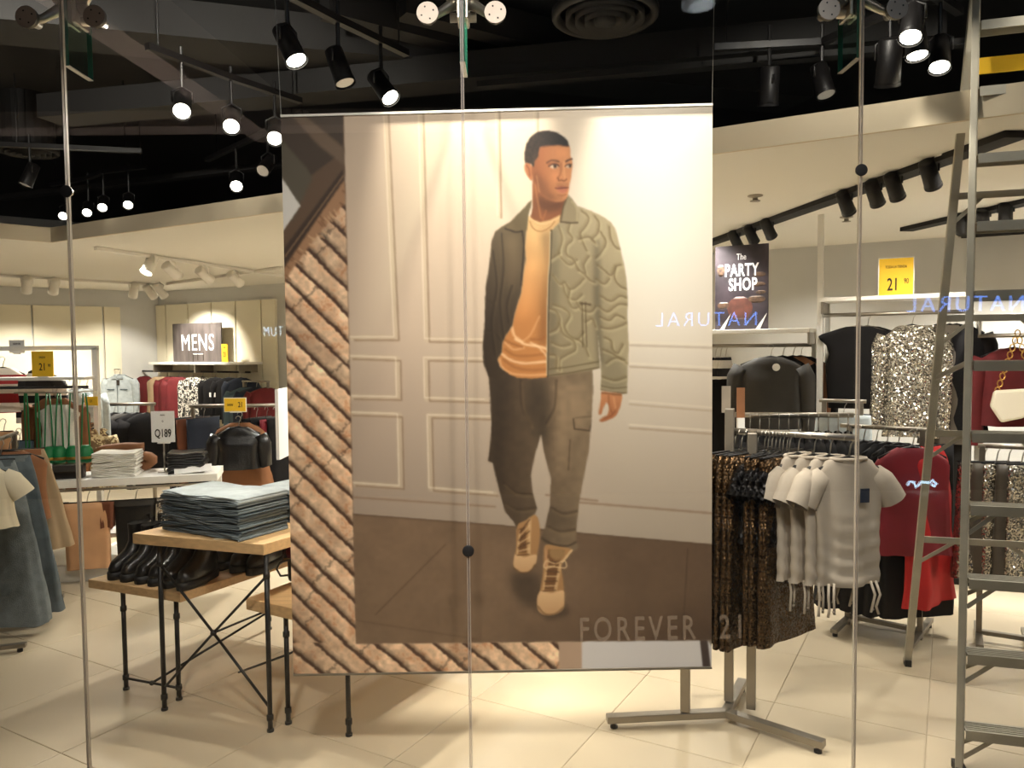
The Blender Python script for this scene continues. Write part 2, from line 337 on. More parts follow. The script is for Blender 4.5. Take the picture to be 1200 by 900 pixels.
a = spot_head(277, 218, 2.70, (-.9, 2.2, .3), 'lone lit black spotlight low beside the poster left edge', True, watts=30, top=TZ, cone=70)
b = spot_head(308, 200, 2.72, (-2, 3.2, 1.2), 'dark black spotlight against the poster left edge under the row', False, top=TZ)
hung_track([a, b], 'short black lighting track over the lone low spotlight at left', .5)
pts = []
for px, py, ax, nm in ((150, 240, -2.6, 'rightmost'), (120, 243, -3.0, 'second from right'), (102, 249, -3.4, 'third from right'), (74, 253, -3.8, 'leftmost')):
    pts.append(spot_head(px, py, 2.70, (ax * .7, 2.6, .0), nm + ' of four small lit spotlights clustered above the white ceiling edge', True, watts=18, top=TZ, cone=60, size=.85))
hung_track(pts, 'black lighting track over the four small clustered spotlights')
a = spot_head(30, 216, 2.72, (-3.9, 4.6, .5), 'dark black spotlight at far left below the round diffuser', False, top=TZ)
hung_track([a, a + Vector((.5, .12, 0))], 'short black lighting track at far left')
# right-hand group
a = spot_head(1067, 43, 2.78, (.8, 2.0, .3), 'uppermost of three lit spotlights beside the ladder top', True, watts=30, top=3.05, cone=75)
b = spot_head(1075, 64, 2.76, (1.6, 2.5, .0), 'middle of three lit spotlights beside the ladder top', True, watts=28, top=3.05, cone=75)
c = spot_head(1101, 78, 2.76, (1.2, 2.2, .2), 'lowest and rightmost of three lit spotlights beside the ladder top', True, watts=28, top=3.05, cone=75)
hung_track([a, b, c], 'short black track holding three lit spotlights by the ladder', .2, 3.05)
a = spot_head(900, 122, 2.72, (1.3, 4.4, .2), 'dark spotlight nearest the poster right edge', False, top=TZ, size=1.1)
b = spot_head(968, 110, 2.74, (1.6, 3.2, 1.6), 'dark black spotlight with glinting lens above the right window seam', False, top=TZ)
c = spot_head(1040, 98, 2.70, (2.0, 4.6, .0), 'dark cylindrical spotlight hanging below the three lit ones', False, top=TZ, size=1.2)
hung_track([a, b, c], 'long black lighting track right of the poster', .25)
# added track out of view just inside the glass: brightens fascia and display fronts
wp = []
for x, aim, wt, lb in ((-2.3, (-3.4, 5.6, 1.9), 90, 'far left'), (-1.25, (-1.9, 5.2, 1.9), 70, 'left'), (1.25, (1.6, 4.4, 1.2), 26, 'right'), (2.3, (2.6, 4.6, 1.2), 30, 'far right')):
    q = Vector((x, 2.80, 3.14)) - Vector((0, 0, CAMZ)); wp.append(spot_head(600 + FPX * q.dot(_right) / q.dot(_f), 450 - FPX * q.dot(_up) / q.dot(_f), 3.14, aim, 'added black spotlight out of view just inside the glass, ' + lb, True, watts=wt, top=3.36, cone=115))
hung_track(wp, 'added black lighting track out of view just inside the window glass', .3, 3.36)
# white tracks and heads under the dropped ceiling, left
WZ = CEIL - .02
ta, tb = atZ(112, 291, WZ), atZ(330, 323, WZ)
track('lighting_track', [ta, tb], 'white lighting track nearest, under the left white ceiling', .035, .03, 'white_metal')
tc_, td = atZ(-20, 322, WZ), atZ(190, 334, WZ)
track('lighting_track', [tc_, td], 'white lighting track along the far left wall', .035, .03, 'white_metal')
te, tf = atZ(196, 333, WZ), atZ(330, 314, WZ)
track('lighting_track', [te, tf], 'short white lighting track along the mens wall', .035, .03, 'white_metal')
def on_seg(a, b, px, z):                                       # the point of a track under a pixel column
    best = min(range(101), key=lambda i: abs((lambda v: 600 + FPX * (v - Vector((0, 0, CAMZ))).dot(_right) / (v - Vector((0, 0, CAMZ))).dot(_f) - px)(a.lerp(b, i / 100)))); v = a.lerp(b, best / 100).copy(); v.z = z; return v
def white_head(p, aim, label, lit, watts=30, size=1.0):
    px = 600 + FPX * (p - Vector((0, 0, CAMZ))).dot(_right) / (p - Vector((0, 0, CAMZ))).dot(_f); py = 450 - FPX * (p - Vector((0, 0, CAMZ))).dot(_up) / (p - Vector((0, 0, CAMZ))).dot(_f)
    spot_head(px, py, p.z, aim, label, lit, False, size, watts, WZ, 75)
for px, lit, nm in ((170, True, 'lit white spotlight, first of the near white track'), (208, False, 'white spotlight second on the near white track'), (245, False, 'white spotlight third on the near white track'), (281, False, 'white spotlight fourth on the near white track, by the poster')):
    p = on_seg(ta, tb, px, WZ - .15); a = p + Vector((-.5, -1.2, -2.2)) if lit else p + Vector((.5, 1.6, -.9))
    white_head(p, a, nm, lit, 190, 1.25)
for px, nm in ((30, 'white spotlight leftmost on the far wall track'), (62, 'white spotlight second on the far wall track'), (155, 'white spotlight on the far wall track near the corner')):
    p = on_seg(tc_, td, px, WZ - .16); white_head(p, p + Vector((-1.0, 1.2, -1.6)), nm, True, 150, 1.3)
for px, nm in ((180, 'left of two paired white spotlights in the corner'), (192, 'right of two paired white spotlights in the corner')):
    p = atT(px, 334, TB - 1.0); p.z = WZ - .16; white_head(p, p + Vector((.4, 1.2, -1.2)), nm, True, 130, 1.3)
# black recessed tracks in the right-hand ceiling
def black_slot(a, b, label, w=.11):
    o = MB().bar(a, b, w, .03).build('recessed_track', 'black_paint'); tag(o, label, 'lighting track'); return a, b
sa, sb = atZ(826, 287, WZ + .0045), atZ(1192, 157, WZ + .0045)
black_slot(sa, sb, 'long black recessed lighting track across the right white ceiling')
names = ['nearest', 'second', 'third', 'fourth', 'fifth', 'sixth', 'seventh']
for k, px in enumerate((1094, 1054, 1028, 996, 904, 884, 866)):
    p = on_seg(sa, sb, px, WZ - .10); spot = p + Vector((.75, .7, -1.0))
    q = p - Vector((0, 0, CAMZ)); spot_head(600 + FPX * q.dot(_right) / q.dot(_f), 450 - FPX * q.dot(_up) / q.dot(_f), p.z, spot, names[k] + ' black spotlight along the long recessed track', True, True, .95, 26, WZ, 70)
sc_, sd = atZ(1062, 269, WZ + .0045), atZ(1215, 234, WZ + .0045)
black_slot(sc_, sd, 'short black recessed lighting track behind the ladder')
for k, px in enumerate((1178, 1152, 1128)):
    p = on_seg(sc_, sd, px, WZ - .10); q = p - Vector((0, 0, CAMZ))
    spot_head(600 + FPX * q.dot(_right) / q.dot(_f), 450 - FPX * q.dot(_up) / q.dot(_f), p.z, p + Vector((.5, .8, -1.0)), names[k] + ' black spotlight on the short track behind the ladder', True, True, 1.0, 26, WZ, 70)
for px, py, lb in ((1188, 291, 'grey slatted ceiling grille behind the ladder, lower one'), (1165, 272, 'pale slatted ceiling grille behind the ladder, upper one')):
    p = atZ(px, py, WZ + .012); t = thing('ceiling_grille', lb, 'air vent', p, SHOP)
    MB().box((0, 0, 0), (.50, .30, .012)).build('frame', 'satin_steel', t)
    for k in range(6): MB().box((0, -.11 + k * .044, -.012), (.46, .012, .016)).build('slat', 'duct', t)
for px, py, lb in ((885, 229, 'small ceiling sprinkler left of the recessed track'), (992, 254, 'small ceiling sprinkler under the recessed track middle')):
    p = atZ(px, py, WZ + .02); t = thing('sprinkler', lb, 'sprinkler', p); MB().lathe([(.045, 0), (.045, -.006), (.016, -.012), (.016, -.03), (.03, -.032), (.03, -.036)]).build('rose', 'satin_steel', t, True)
# added fill downlights, not known fittings: they brighten the deeper shop
def downlight(loc, label, watts, cone=125):
    t = thing('added_downlight', label, 'downlight', loc)
    MB().lathe([(.085, .012), (.085, -.006), (.07, -.006), (.066, .010)], n=24).build('ring', 'white_metal', t, True)
    MB().lathe([(.066, .004), (.001, .004)], n=20).build('lens', 'lamp_dim', t)
    l = bpy.data.lights.new('down_fill_light', 'SPOT'); l.energy = watts * SPOT_W; l.color = (1, .96, .90); l.spot_size = math.radians(cone); l.spot_blend = .8; l.shadow_soft_size = .07
    o = bpy.data.objects.new('down_fill_light', l); COL.objects.link(o); o.parent = t; o.location = (0, 0, -.02)
DL = [(-3.6, 5.4, 290, 'near the mens wall'), (-5.6, 6.2, 320, 'over the far left corner'), (-6.6, 4.4, 260, 'at far left'), (-1.6, 5.6, 200, 'behind the poster, left'), (.4, 5.6, 170, 'behind the poster, middle'), (1.2, 4.6, 80, 'above the right rails'), (2.8, 5.0, 75, 'above the right wall racks'), (2.6, 6.6, 230, 'by the right back wall'), (.6, 6.8, 230, 'by the back wall behind the party poster'), (4.6, 6.4, 200, 'at far right'), (.0, 4.3, 90, 'just behind the ceiling edge'), (-3.4, 4.3, 260, 'over the white shelf unit')]
for s, t, wt, lb in DL: downlight(ST(s, t, WZ + .018), 'added fill downlight in the white ceiling ' + lb, wt)
# domed camera on the corner ceiling
p = atT(186, 337, TB - .8); p.z = WZ + .02; t = thing('dome_camera', 'white dome camera on the ceiling in the mens corner', 'camera', p)
MB().lathe([(.07, 0), (.07, -.03), (.055, -.045)]).build('base', 'white_metal', t, True); MB().ball((0, 0, -.05), .045).build('dome', 'black_metal', t, True)
# ---------------------------------------------------------------- the printed picture of the hanging poster
# A printed photograph is flat: its picture is painted here by a small rasteriser and kept as a colour attribute.
class Canvas:
    def __init__(s, x0, y0, x1, y1, k=2):
        s.x0, s.y0, s.k = x0, y0, k
        s.w, s.h = int((x1 - x0) * k), int((y1 - y0) * k)
        s.img = np.zeros((s.h, s.w, 3), np.float32)
        s.X, s.Y = np.meshgrid(x0 + (np.arange(s.w) + .5) / k, y0 + (np.arange(s.h) + .5) / k)
    def mask(s, pts, soft=0.0):
        P = np.array(pts, float)
        m = np.zeros((s.h, s.w), np.float32)
        pad = 2 + soft * 3
        i0 = max(0, int((P[:, 0].min() - s.x0 - pad) * s.k)); i1 = min(s.w, int((P[:, 0].max() - s.x0 + pad) * s.k) + 1)
        j0 = max(0, int((P[:, 1].min() - s.y0 - pad) * s.k)); j1 = min(s.h, int((P[:, 1].max() - s.y0 + pad) * s.k) + 1)
        if i1 <= i0 or j1 <= j0: return m
        X, Y = s.X[j0:j1, i0:i1], s.Y[j0:j1, i0:i1]
        ins = np.zeros(X.shape, bool)
        Q = np.roll(P, -1, 0)
        for (ax, ay), (bx, by) in zip(P, Q):
            if ay == by: continue
            c = ((ay > Y) != (by > Y)) & (X < (bx - ax) * (Y - ay) / (by - ay) + ax)
            ins ^= c
        sub = ins.astype(np.float32)
        r = max(1, int(round(soft * s.k)))
        m[j0:j1, i0:i1] = blur(sub, r)
        return m
    def fill(s, pts, col, soft=0.0, alpha=1.0, spline=False, clip=None):
        m = s.mask(spl(pts) if spline else pts, soft) * alpha
        if clip is not None: m = m * clip
        s.put(m, col); return m
    def put(s, m, col):
        col = np.array(col, np.float32) if not isinstance(col, np.ndarray) else col
        s.img += (col - s.img) * m[..., None]
    def shade(s, m, f):                                    # multiply
        s.img *= (1 + (f - 1) * m)[..., None]
    def stroke(s, pts, w, col, alpha=1.0, soft=.6, clip=None, curve=True):
        P = np.array(openspl(pts) if curve and len(pts) > 2 else pts, float)
        pad = w + soft * 3 + 1
        i0 = max(0, int((P[:, 0].min() - s.x0 - pad) * s.k)); i1 = min(s.w, int((P[:, 0].max() - s.x0 + pad) * s.k) + 1)
        j0 = max(0, int((P[:, 1].min() - s.y0 - pad) * s.k)); j1 = min(s.h, int((P[:, 1].max() - s.y0 + pad) * s.k) + 1)
        if i1 <= i0 or j1 <= j0: return
        X, Y = s.X[j0:j1, i0:i1], s.Y[j0:j1, i0:i1]
        D = np.full(X.shape, 1e9, np.float32)
        for (ax, ay), (bx, by) in zip(P[:-1], P[1:]):
            dx, dy = bx - ax, by - ay
            L = dx * dx + dy * dy + 1e-9
            t = np.clip(((X - ax) * dx + (Y - ay) * dy) / L, 0, 1)
            D = np.minimum(D, (X - ax - t * dx) ** 2 + (Y - ay - t * dy) ** 2)
        D = np.sqrt(D)
        m = np.clip((w / 2 + soft - D) / (2 * soft), 0, 1) * alpha
        if clip is not None: m = m * clip[j0:j1, i0:i1]
        sub = s.img[j0:j1, i0:i1]
        sub += (np.array(col, np.float32) - sub) * m[..., None]
def blur(a, r):
    for ax in (0, 1):
        for _ in range(2):
            n = a.shape[ax]
            pad = [(0, 0), (0, 0)]; pad[ax] = (r + 1, r)
            c = np.cumsum(np.pad(a, pad, mode='edge'), axis=ax, dtype=np.float64)
            hi = np.take(c, np.arange(2 * r + 1, 2 * r + 1 + n), axis=ax); lo = np.take(c, np.arange(0, n), axis=ax)
            a = ((hi - lo) / (2 * r + 1)).astype(np.float32)
    return a
def spl(P, n=6):
    P = np.array(P, float); out = []
    N = len(P)
    for i in range(N):
        a, b, c, d = P[i - 1], P[i], P[(i + 1) % N], P[(i + 2) % N]
        for t in np.arange(n) / n:
            out.append(.5 * (2 * b + (c - a) * t + (2 * a - 5 * b + 4 * c - d) * t * t + (3 * b - a - 3 * c + d) * t ** 3))
    return out
def openspl(P, n=6):
    P = [np.array(p, float) for p in P]; P = [2 * P[0] - P[1]] + P + [2 * P[-1] - P[-2]]
    out = []
    for i in range(1, len(P) - 2):
        a, b, c, d = P[i - 1:i + 3]
        for t in np.arange(n) / n:
            out.append(.5 * (2 * b + (c - a) * t + (2 * a - 5 * b + 4 * c - d) * t * t + (3 * b - a - 3 * c + d) * t ** 3))
    out.append(P[-2]); return out
def noise2(shape, cell, rng):
    gh, gw = int(shape[0] / cell) + 3, int(shape[1] / cell) + 3
    g = rng.random((gh, gw)).astype(np.float32)
    y = np.arange(shape[0]) / cell; x = np.arange(shape[1]) / cell
    yi, xi = y.astype(int), x.astype(int); fy, fx = (y - yi)[:, None], (x - xi)[None, :]
    fy, fx = fy * fy * (3 - 2 * fy), fx * fx * (3 - 2 * fx)
    a, b = g[yi][:, xi], g[yi][:, xi + 1]; c, d = g[yi + 1][:, xi], g[yi + 1][:, xi + 1]
    return (a * (1 - fx) + b * fx) * (1 - fy) + (c * (1 - fx) + d * fx) * fy
def paint_poster():
    rng = np.random.default_rng(4)
    c = Canvas(324, 118, 842, 796, 2)
    X, Y = c.X, c.Y
    C = lambda r, g, b: (r / 255, g / 255, b / 255)
    def lerp(a, b, t): return np.array(C(*a), np.float32) + (np.array(C(*b), np.float32) - np.array(C(*a), np.float32)) * np.clip(t, 0, 1)[..., None]
    # --- stone strips around the portrait
    c.img[:] = C(176, 140, 108)
    big, mid, fine = noise2(X.shape, 26, rng), noise2(X.shape, 9, rng), noise2(X.shape, 3, rng)
    wob = (noise2(X.shape, 44, rng) - .5) * 2.5 + (noise2(X.shape, 7, rng) - .5) * 2.2
    sl = np.where(X < 440, .98, .80)
    v = Y - .98 * (X - 340) + wob
    v = np.where(Y > 752, Y - 752 + (752 - .98 * 77) - .86 * (X - 417) + wob, v)
    per = 30.0
    f = (v / per) % 1.0
    row = np.floor(v / per)
    tone = .86 + .24 * ((np.sin(row * 12.9898) * 43758.5453) % 1.0)
    along = (X + Y) / 2 + 37 * ((np.sin(row * 78.23) * 4375.85) % 1.0)
    butt = (np.abs((along / 64) % 1.0 - .5 + (noise2(X.shape, 5, rng) - .5) * .05) < .014)
    stone = lerp((204, 172, 140), (176, 140, 110), .2 + .9 * (big - .3))
    stone = stone * (tone * (.86 + .22 * mid + .12 * fine))[..., None]
    rust = np.clip((mid * .6 + fine * .4 - .55) * 6, 0, 1) * np.clip((big - .35) * 3, 0, 1)
    stone = stone * (1 - rust[..., None] * np.array([.16, .24, .30], np.float32))
    light = 1.10 - .55 * np.clip((f - .62) / .3, 0, 1) + .10 * np.clip(.3 - f, 0, .3) / .3
    stone = stone * light[..., None]
    stone[butt] *= .68
    gap = np.clip((np.abs(f - .93) < .075).astype(np.float32), 0, 1); gap = blur(gap, 1)
    stone = stone * (1 - gap)[..., None] + np.array(C(74, 50, 36), np.float32) * gap[..., None]
    c.img[:] = stone
    # roof verge, dark beams and a slip of sky in the upper corner
    c.fill([(320, 110), (420, 110), (420, 218), (402, 228), (372, 262), (345, 296), (330, 322), (320, 330)], C(92, 70, 52), .5)
    c.fill([(326, 312), (340, 292), (372, 250), (404, 208), (406, 232), (372, 272), (346, 306), (330, 330)], C(158, 118, 86), 1.2)
    for i in range(30):
        a = rng.random(); x = 330 + a * 74; y = 316 - a * 92 + rng.normal() * 7
        c.stroke([(x, y), (x + 5, y + 3 + 3 * rng.random())], 2, C(120, 84, 58) if rng.random() < .5 else C(196, 158, 120), .7)
    c.fill([(326, 296), (402, 196), (402, 208), (328, 316)], C(58, 42, 31), 1)
    c.stroke([(334, 296), (402, 204)], 2, C(134, 104, 76), .8)
    c.fill([(326, 134), (403, 134), (402, 176), (362, 205), (352, 226), (326, 196)], C(64, 50, 38), 1)
    c.fill([(326, 158), (360, 196), (366, 206), (342, 256), (326, 250)], C(84, 76, 62), 1.5)
    c.fill([(340, 134), (356, 134), (403, 172), (403, 192), (372, 168)], C(108, 88, 70), 1.5)
    c.fill([(326, 200), (352, 238), (328, 272), (320, 276)], C(214, 208, 200), .7)
    # the strip of a lower picture below the portrait
    c.fill([(655, 750), (684, 750), (684, 800), (655, 800)], C(178, 150, 126), .4)
    c.fill([(682, 748), (845, 748), (845, 800), (682, 800)], C(206, 200, 196), .4)
    c.fill([(820, 748), (829, 748), (835, 800), (826, 800)], C(66, 54, 50), .4)
    c.fill([(829, 748), (845, 748), (845, 775)], C(120, 108, 92), .4)
    # --- portrait: panelled wall
    port = c.mask([(401.5, 100), (850, 100), (850, 750), (835, 749.5), (417.5, 753)], .25)
    wallc = lerp((186, 163, 142), (230, 210, 184), np.clip((X - 400) / 330, 0, 1) * .75 + .25 * np.clip((460 - Y) / 330, 0, 1))
    wallc = wallc + (lerp((252, 244, 228), (252, 244, 228), X * 0) - wallc) * (np.exp(-(((X - 782) / 105) ** 2 + ((Y - 262) / 190) ** 2))[..., None] * .95)
    wallc = wallc * (1 - .20 * np.clip((Y - 380) / 240, 0, 1))[..., None]
    c.put(port, wallc)
    def mould(pts, w=6.5, k=1.0):
        pts = [np.array(p, float) for p in pts]
        o = np.array([w * .5, w * .35])
        c.stroke(pts, w, C(206, 184, 152), .40 * k, 1.2, port, False)
        c.stroke([p + o for p in pts], 1.8, C(120, 94, 70), .62 * k, .8, port, False)
        c.stroke([p - o * .8 for p in pts], 1.5, C(246, 230, 202), .5 * k, .7, port, False)
    mould([(452, 130), (464, 391), (412, 391)])
    mould([(583, 394), (500, 393), (493, 130)])
    mould([(583, 130), (585, 250)], 5)
    mould([(628, 130), (628, 158)], 5, .7)
    mould([(410, 413), (466, 415), (467, 461), (412, 460)])
    mould([(570, 416), (499, 415), (500, 462), (570, 464)])
    mould([(410, 479), (468, 481), (470, 566), (414, 562)])
    mould([(578, 484), (503, 482), (505, 568), (580, 574)])
    for y0, y1, k in ((399, 402, .7), (424, 429, .8), (468, 476, .6), (496, 503, .85)):
        c.stroke([(738, y0), (836, y1)], 2.2, C(150, 122, 94), .55 * k, 1.0, port, False)
        c.stroke([(738, y0 - 4), (836, y1 - 4)], 2.2, C(250, 236, 208), .5 * k, 1.0, port, False)
    for a, b in (((414, 578), (580, 589)), ((640, 575), (700, 582)), ((680, 584), (836, 597))):
        c.stroke([a, b], 2.0, C(132, 104, 80), .75, .9, port, False)
    # floor
    edge = [(405, 597.5), (583, 611), (700, 622.5), (836, 634.5)]
    fl = c.mask(edge + [(850, 634), (850, 760), (400, 760)], .4) * port
    floorc = lerp((120, 96, 74), (82, 63, 48), np.clip((X - 560) / 290, 0, 1) * .7 + .5 * np.clip((Y - 690) / 60, 0, 1) * np.clip((X - 500) / 300, 0, 1))
    floorc = floorc * (.93 + .10 * noise2(X.shape, 50, rng) + .05 * mid)[..., None]
    c.put(fl, floorc)
    c.stroke(edge, 1.5, C(70, 50, 36), .7, .8, port, False)
    c.stroke([(522, 634), (440, 718)], 1.2, C(76, 56, 40), .7, .6, fl, False)
    c.stroke([(418, 725), (560, 748)], 1.2, C(76, 56, 40), .4, .6, fl, False)
    c.stroke([(806, 640), (800, 750)], 1.6, C(56, 40, 30), .5, .8, fl, False)
    c.shade(c.mask([(598, 668), (628, 668), (640, 690), (636, 716), (612, 706), (600, 690)], 5) * fl, .66)
    c.shade(c.mask([(632, 708), (664, 706), (668, 718), (640, 726)], 3) * fl, .7)
    # --- trousers
    pants = [(572, 428), (574, 455), (576, 490), (574.5, 515), (572, 535), (577.5, 537), (581, 553), (585, 570), (592, 595), (602, 607), (606, 615),
             (618, 609), (626, 599), (629.5, 591), (624, 572), (622, 552), (626.5, 529), (634, 503), (637, 523), (645.5, 555), (644.5, 587), (638, 616), (634, 626),
             (638, 633), (647, 637), (664, 640), (674, 642), (677.5, 637), (675, 628), (676, 610), (678, 590), (681.5, 567), (690, 523), (693.5, 480), (695, 452), (694, 425)]
    pm = c.mask(pants, .35)
    pc = lerp((76, 61, 46), (126, 106, 82), np.clip((X - 600) / 80, 0, 1))
    pc = pc * (.95 + .1 * noise2(X.shape, 12, rng))[..., None]
    c.put(pm, pc)
    c.shade(c.mask([(622, 440), (640, 440), (648, 480), (640, 520), (630, 510), (618, 470)], 6) * pm, .72)
    c.shade(c.mask([(572, 430), (596, 432), (592, 520), (588, 570), (575, 560)], 6) * pm, .78)
    c.shade(c.mask([(645, 440), (668, 440), (672, 470), (664, 540), (652, 560), (648, 500)], 6) * pm, 1.22)
    c.shade(c.mask([(668, 445), (690, 445), (690, 486), (674, 500)], 5) * pm, 1.14)
    c.shade(c.mask([(640, 590), (652, 598), (676, 600), (676, 616), (644, 612)], 5) * pm, .82)
    for pts in ([(646, 590), (660, 597), (676, 594)], [(642, 612), (656, 618), (674, 616)], [(590, 560), (605, 572), (626, 574)], [(592, 584), (606, 592), (628, 590)], [(652, 440), (650, 470), (640, 490)], [(610, 440), (612, 470), (622, 492)]):
        c.stroke(pts, 2.2, C(48, 35, 24), .5, 1.4, pm)
        c.stroke([(x + 2, y + 3.5) for x, y in pts], 2.2, C(132, 110, 80), .3, 1.4, pm)
    c.stroke([(672, 485), (673, 497), (691, 499), (694, 486)], 1.3, C(48, 36, 24), .75, .6, pm, False)
    c.stroke([(674, 484), (694, 482)], 1.0, C(60, 46, 32), .5, .5, pm, False)
    c.stroke([(668, 510), (666, 545)], 1.4, C(58, 44, 30), .5, .8, pm, False)
    c.stroke([(573, 490), (573.5, 535)], 1.6, C(40, 30, 20), .6, .8, pm, False)
    c.stroke([(635, 627), (648, 634), (664, 636), (677, 630)], 2.4, C(42, 32, 22), .6, 1.0, pm)
    # --- boots
    def boot(out, toe, tongue, ltop, lbot, dark):
        bm = c.mask(spl(out, 4), .35)
        c.put(bm, lerp((176, 132, 86), (134, 96, 58), np.clip((Y - 600) / 80, 0, 1) * .3 + dark))
        tm = c.mask(spl(toe, 4), .6) * bm
        c.put(tm, lerp((214, 174, 128), (172, 130, 88), np.clip((Y - toe[0][1]) / 34, 0, 1) * .8 + dark * .4))
        c.put(c.mask(tongue, .6) * bm, np.array(C(112, 76, 46), np.float32))
        (ax, ay), (bx, by) = ltop; (cx, cy), (dx, dy) = lbot
        c.stroke([(ax, ay), (cx, cy)], 2.4, C(196, 156, 108), .9, .7, bm, False)
        c.stroke([(bx, by), (dx, dy)], 3.4, C(202, 162, 114), .9, .7, bm, False)
        for i in range(7):
            t = i / 6
            c.stroke([(ax + (cx - ax) * t, ay + (cy - ay) * t + 2), (bx + (dx - bx) * t, by + (dy - by) * t)], 1.3, C(216, 182, 136) if i % 2 else C(80, 54, 34), .85, .5, bm, False)
        return bm
    b1 = boot([(606, 612), (616, 605), (626, 599), (631, 604), (633, 622), (630, 645), (627.5, 657), (620, 666), (608, 667), (602, 660), (602.5, 650), (605, 636)],
              [(603, 646), (614, 649), (628, 646), (630, 656), (622, 669), (606, 669), (600, 660)],
              [(607, 616), (616, 612), (617, 644), (607, 644)], ((609, 618), (621, 604)), ((606, 645), (620, 646)), .18)
    c.stroke([(602, 662), (610, 667.5), (620, 667), (627, 659)], 2.0, C(96, 68, 44), .8, .7)
    b2 = boot([(638, 636), (652, 636), (670, 640), (664, 650), (658, 659), (660, 677), (661.5, 695), (660, 711), (650, 718), (637, 718), (630, 711), (630, 697), (633, 688), (637, 662)],
              [(633, 690), (646, 692), (660, 689), (663, 700), (660, 712), (650, 720), (636, 719), (628, 710), (629, 697)],
              [(642, 640), (662, 641), (656, 654), (652, 688), (638, 688), (641, 662)], ((642, 652), (657, 656)), ((636.5, 688), (651, 689)), .0)
    c.fill([(645, 640), (660, 640), (661, 648), (652, 653), (645, 648)], C(150, 116, 76), .8, 1, True)
    c.stroke([(670, 641), (659, 655)], 2.6, C(214, 178, 132), .95, .6, None, False)
    c.stroke([(640, 641), (640, 660)], 2.6, C(188, 140, 100), .8, .7, None, False)
    for pts in ([(650, 657), (640, 654), (638, 662), (650, 660)], [(652, 657), (662, 654), (663, 662), (652, 661)]):
        c.stroke(pts, 1.3, C(222, 188, 142), .95, .5)
    c.stroke([(630, 708), (638, 717), (650, 717.5), (660, 710)], 2.2, C(130, 98, 66), .9, .6)
    # --- neck, shirt
    neck = [(624, 205), (624, 225), (624, 240), (621, 254), (634, 260), (648, 258), (660, 250), (664, 234), (660, 220)]
    nm = c.mask(neck, .4)
    c.put(nm, lerp((150, 92, 56), (112, 64, 38), np.clip((Y - 222) / 14, 0, 1) * .4 + np.clip((640 - X) / 20, 0, 1) * .4))
    c.shade(c.mask([(630, 224), (646, 233), (662, 231), (658, 242), (640, 246), (630, 238)], 3) * nm, .74)
    c.stroke([(627, 214), (630, 232), (634, 252)], 2, C(178, 116, 72), .6, 1.0, nm)
    c.stroke([(640, 244), (636, 254)], 2, C(172, 108, 66), .5, 1.0, nm)
    shirt = [(619, 249), (626, 254.5), (633, 256.5), (644, 254.5), (657, 248), (656, 262), (646, 268), (645, 300), (642.5, 330), (641.5, 380), (641.5, 436.5), (622, 438), (606, 437),
             (597, 433), (587, 425), (583, 416), (588, 407), (589, 396), (592, 389), (600, 377), (604, 359), (611, 337), (613, 318), (616, 300), (615, 285), (617, 265)]
    sm = c.mask(shirt, .4)
    c.put(sm, lerp((206, 164, 112), (184, 122, 68), np.clip((Y - 262) / 110, 0, 1)))
    c.shade(c.mask([(634, 270), (646, 268), (644, 330), (642, 400), (630, 398), (634, 350), (640, 310)], 4) * sm, .78)
    c.shade(c.mask([(618, 262), (632, 262), (630, 310), (618, 320)], 5) * sm, 1.08)
    c.shade(c.mask([(618, 300), (634, 300), (622, 360), (610, 372), (606, 362)], 5) * sm, 1.10)
    c.stroke([(620, 251.5), (633, 258.5), (645, 256.5), (656, 251)], 1.6, C(226, 184, 132), .9, .6, sm)
    c.stroke([(621, 256), (625, 264), (634, 267.5), (644, 263), (650, 256)], 1.1, C(150, 104, 62), .9, .5, sm)
    for pts, w, cc, a in ([(600, 378), (603, 388), (612, 395)], 3.0, C(236, 188, 138), .8), ([(612, 395), (622, 386), (632, 366)], 2.2, C(220, 164, 110), .6), \
            ([(604, 392), (616, 398), (630, 400), (640, 403)], 3.0, C(240, 196, 148), .8), ([(592, 396), (602, 404), (614, 402)], 2.4, C(226, 174, 122), .6), \
            ([(590, 392), (602, 398), (612, 401)], 2.2, C(140, 86, 44), .7), ([(588, 409), (598, 416), (614, 420), (640, 418)], 3.0, C(238, 194, 148), .75), \
            ([(592, 404), (604, 411), (624, 411), (640, 409)], 2.6, C(148, 92, 48), .65), ([(590, 416), (604, 425), (622, 428), (640, 427)], 3.0, C(150, 94, 52), .6), \
            ([(585, 414), (588, 424), (600, 432), (622, 434), (640, 433)], 2.6, C(222, 166, 112), .75), ([(622, 392), (634, 392), (641, 388)], 3, C(146, 90, 46), .6), \
            ([(622, 396), (632, 402), (641, 412)], 2.5, C(244, 202, 156), .6):
        c.stroke(pts, w, cc, a, 1.1, sm)
    # --- jacket, shaded half
    jl = [(623, 231), (612, 243), (600, 255), (588, 262), (580, 268), (576, 279), (574, 300), (572, 315), (569, 332), (568.5, 350), (567.5, 380), (565.5, 400), (566.5, 420),
          (572, 435), (582, 440), (592, 432), (586, 424), (583, 416), (588, 407), (589, 396), (592, 389), (600, 377), (604, 359), (611, 337), (613, 318), (616, 300), (615, 285), (617, 265), (619, 249)]
    jm = c.mask(jl, .4)
    c.put(jm, lerp((102, 87, 64), (54, 42, 30), np.clip((Y - 250) / 120, 0, 1) * .8 + .2 * np.clip((590 - X) / 20, 0, 1)))
    c.shade(c.mask([(592, 275), (610, 270), (612, 310), (602, 340), (594, 330)], 5) * jm, 1.18)
    c.fill([(623, 231), (612, 243), (600, 255), (593, 263), (604, 267), (612, 266), (617, 268), (619, 249), (622, 240)], C(104, 88, 62), .7)
    c.stroke([(592, 264), (604, 268), (612, 267)], 1.8, C(44, 33, 22), .8, .8)
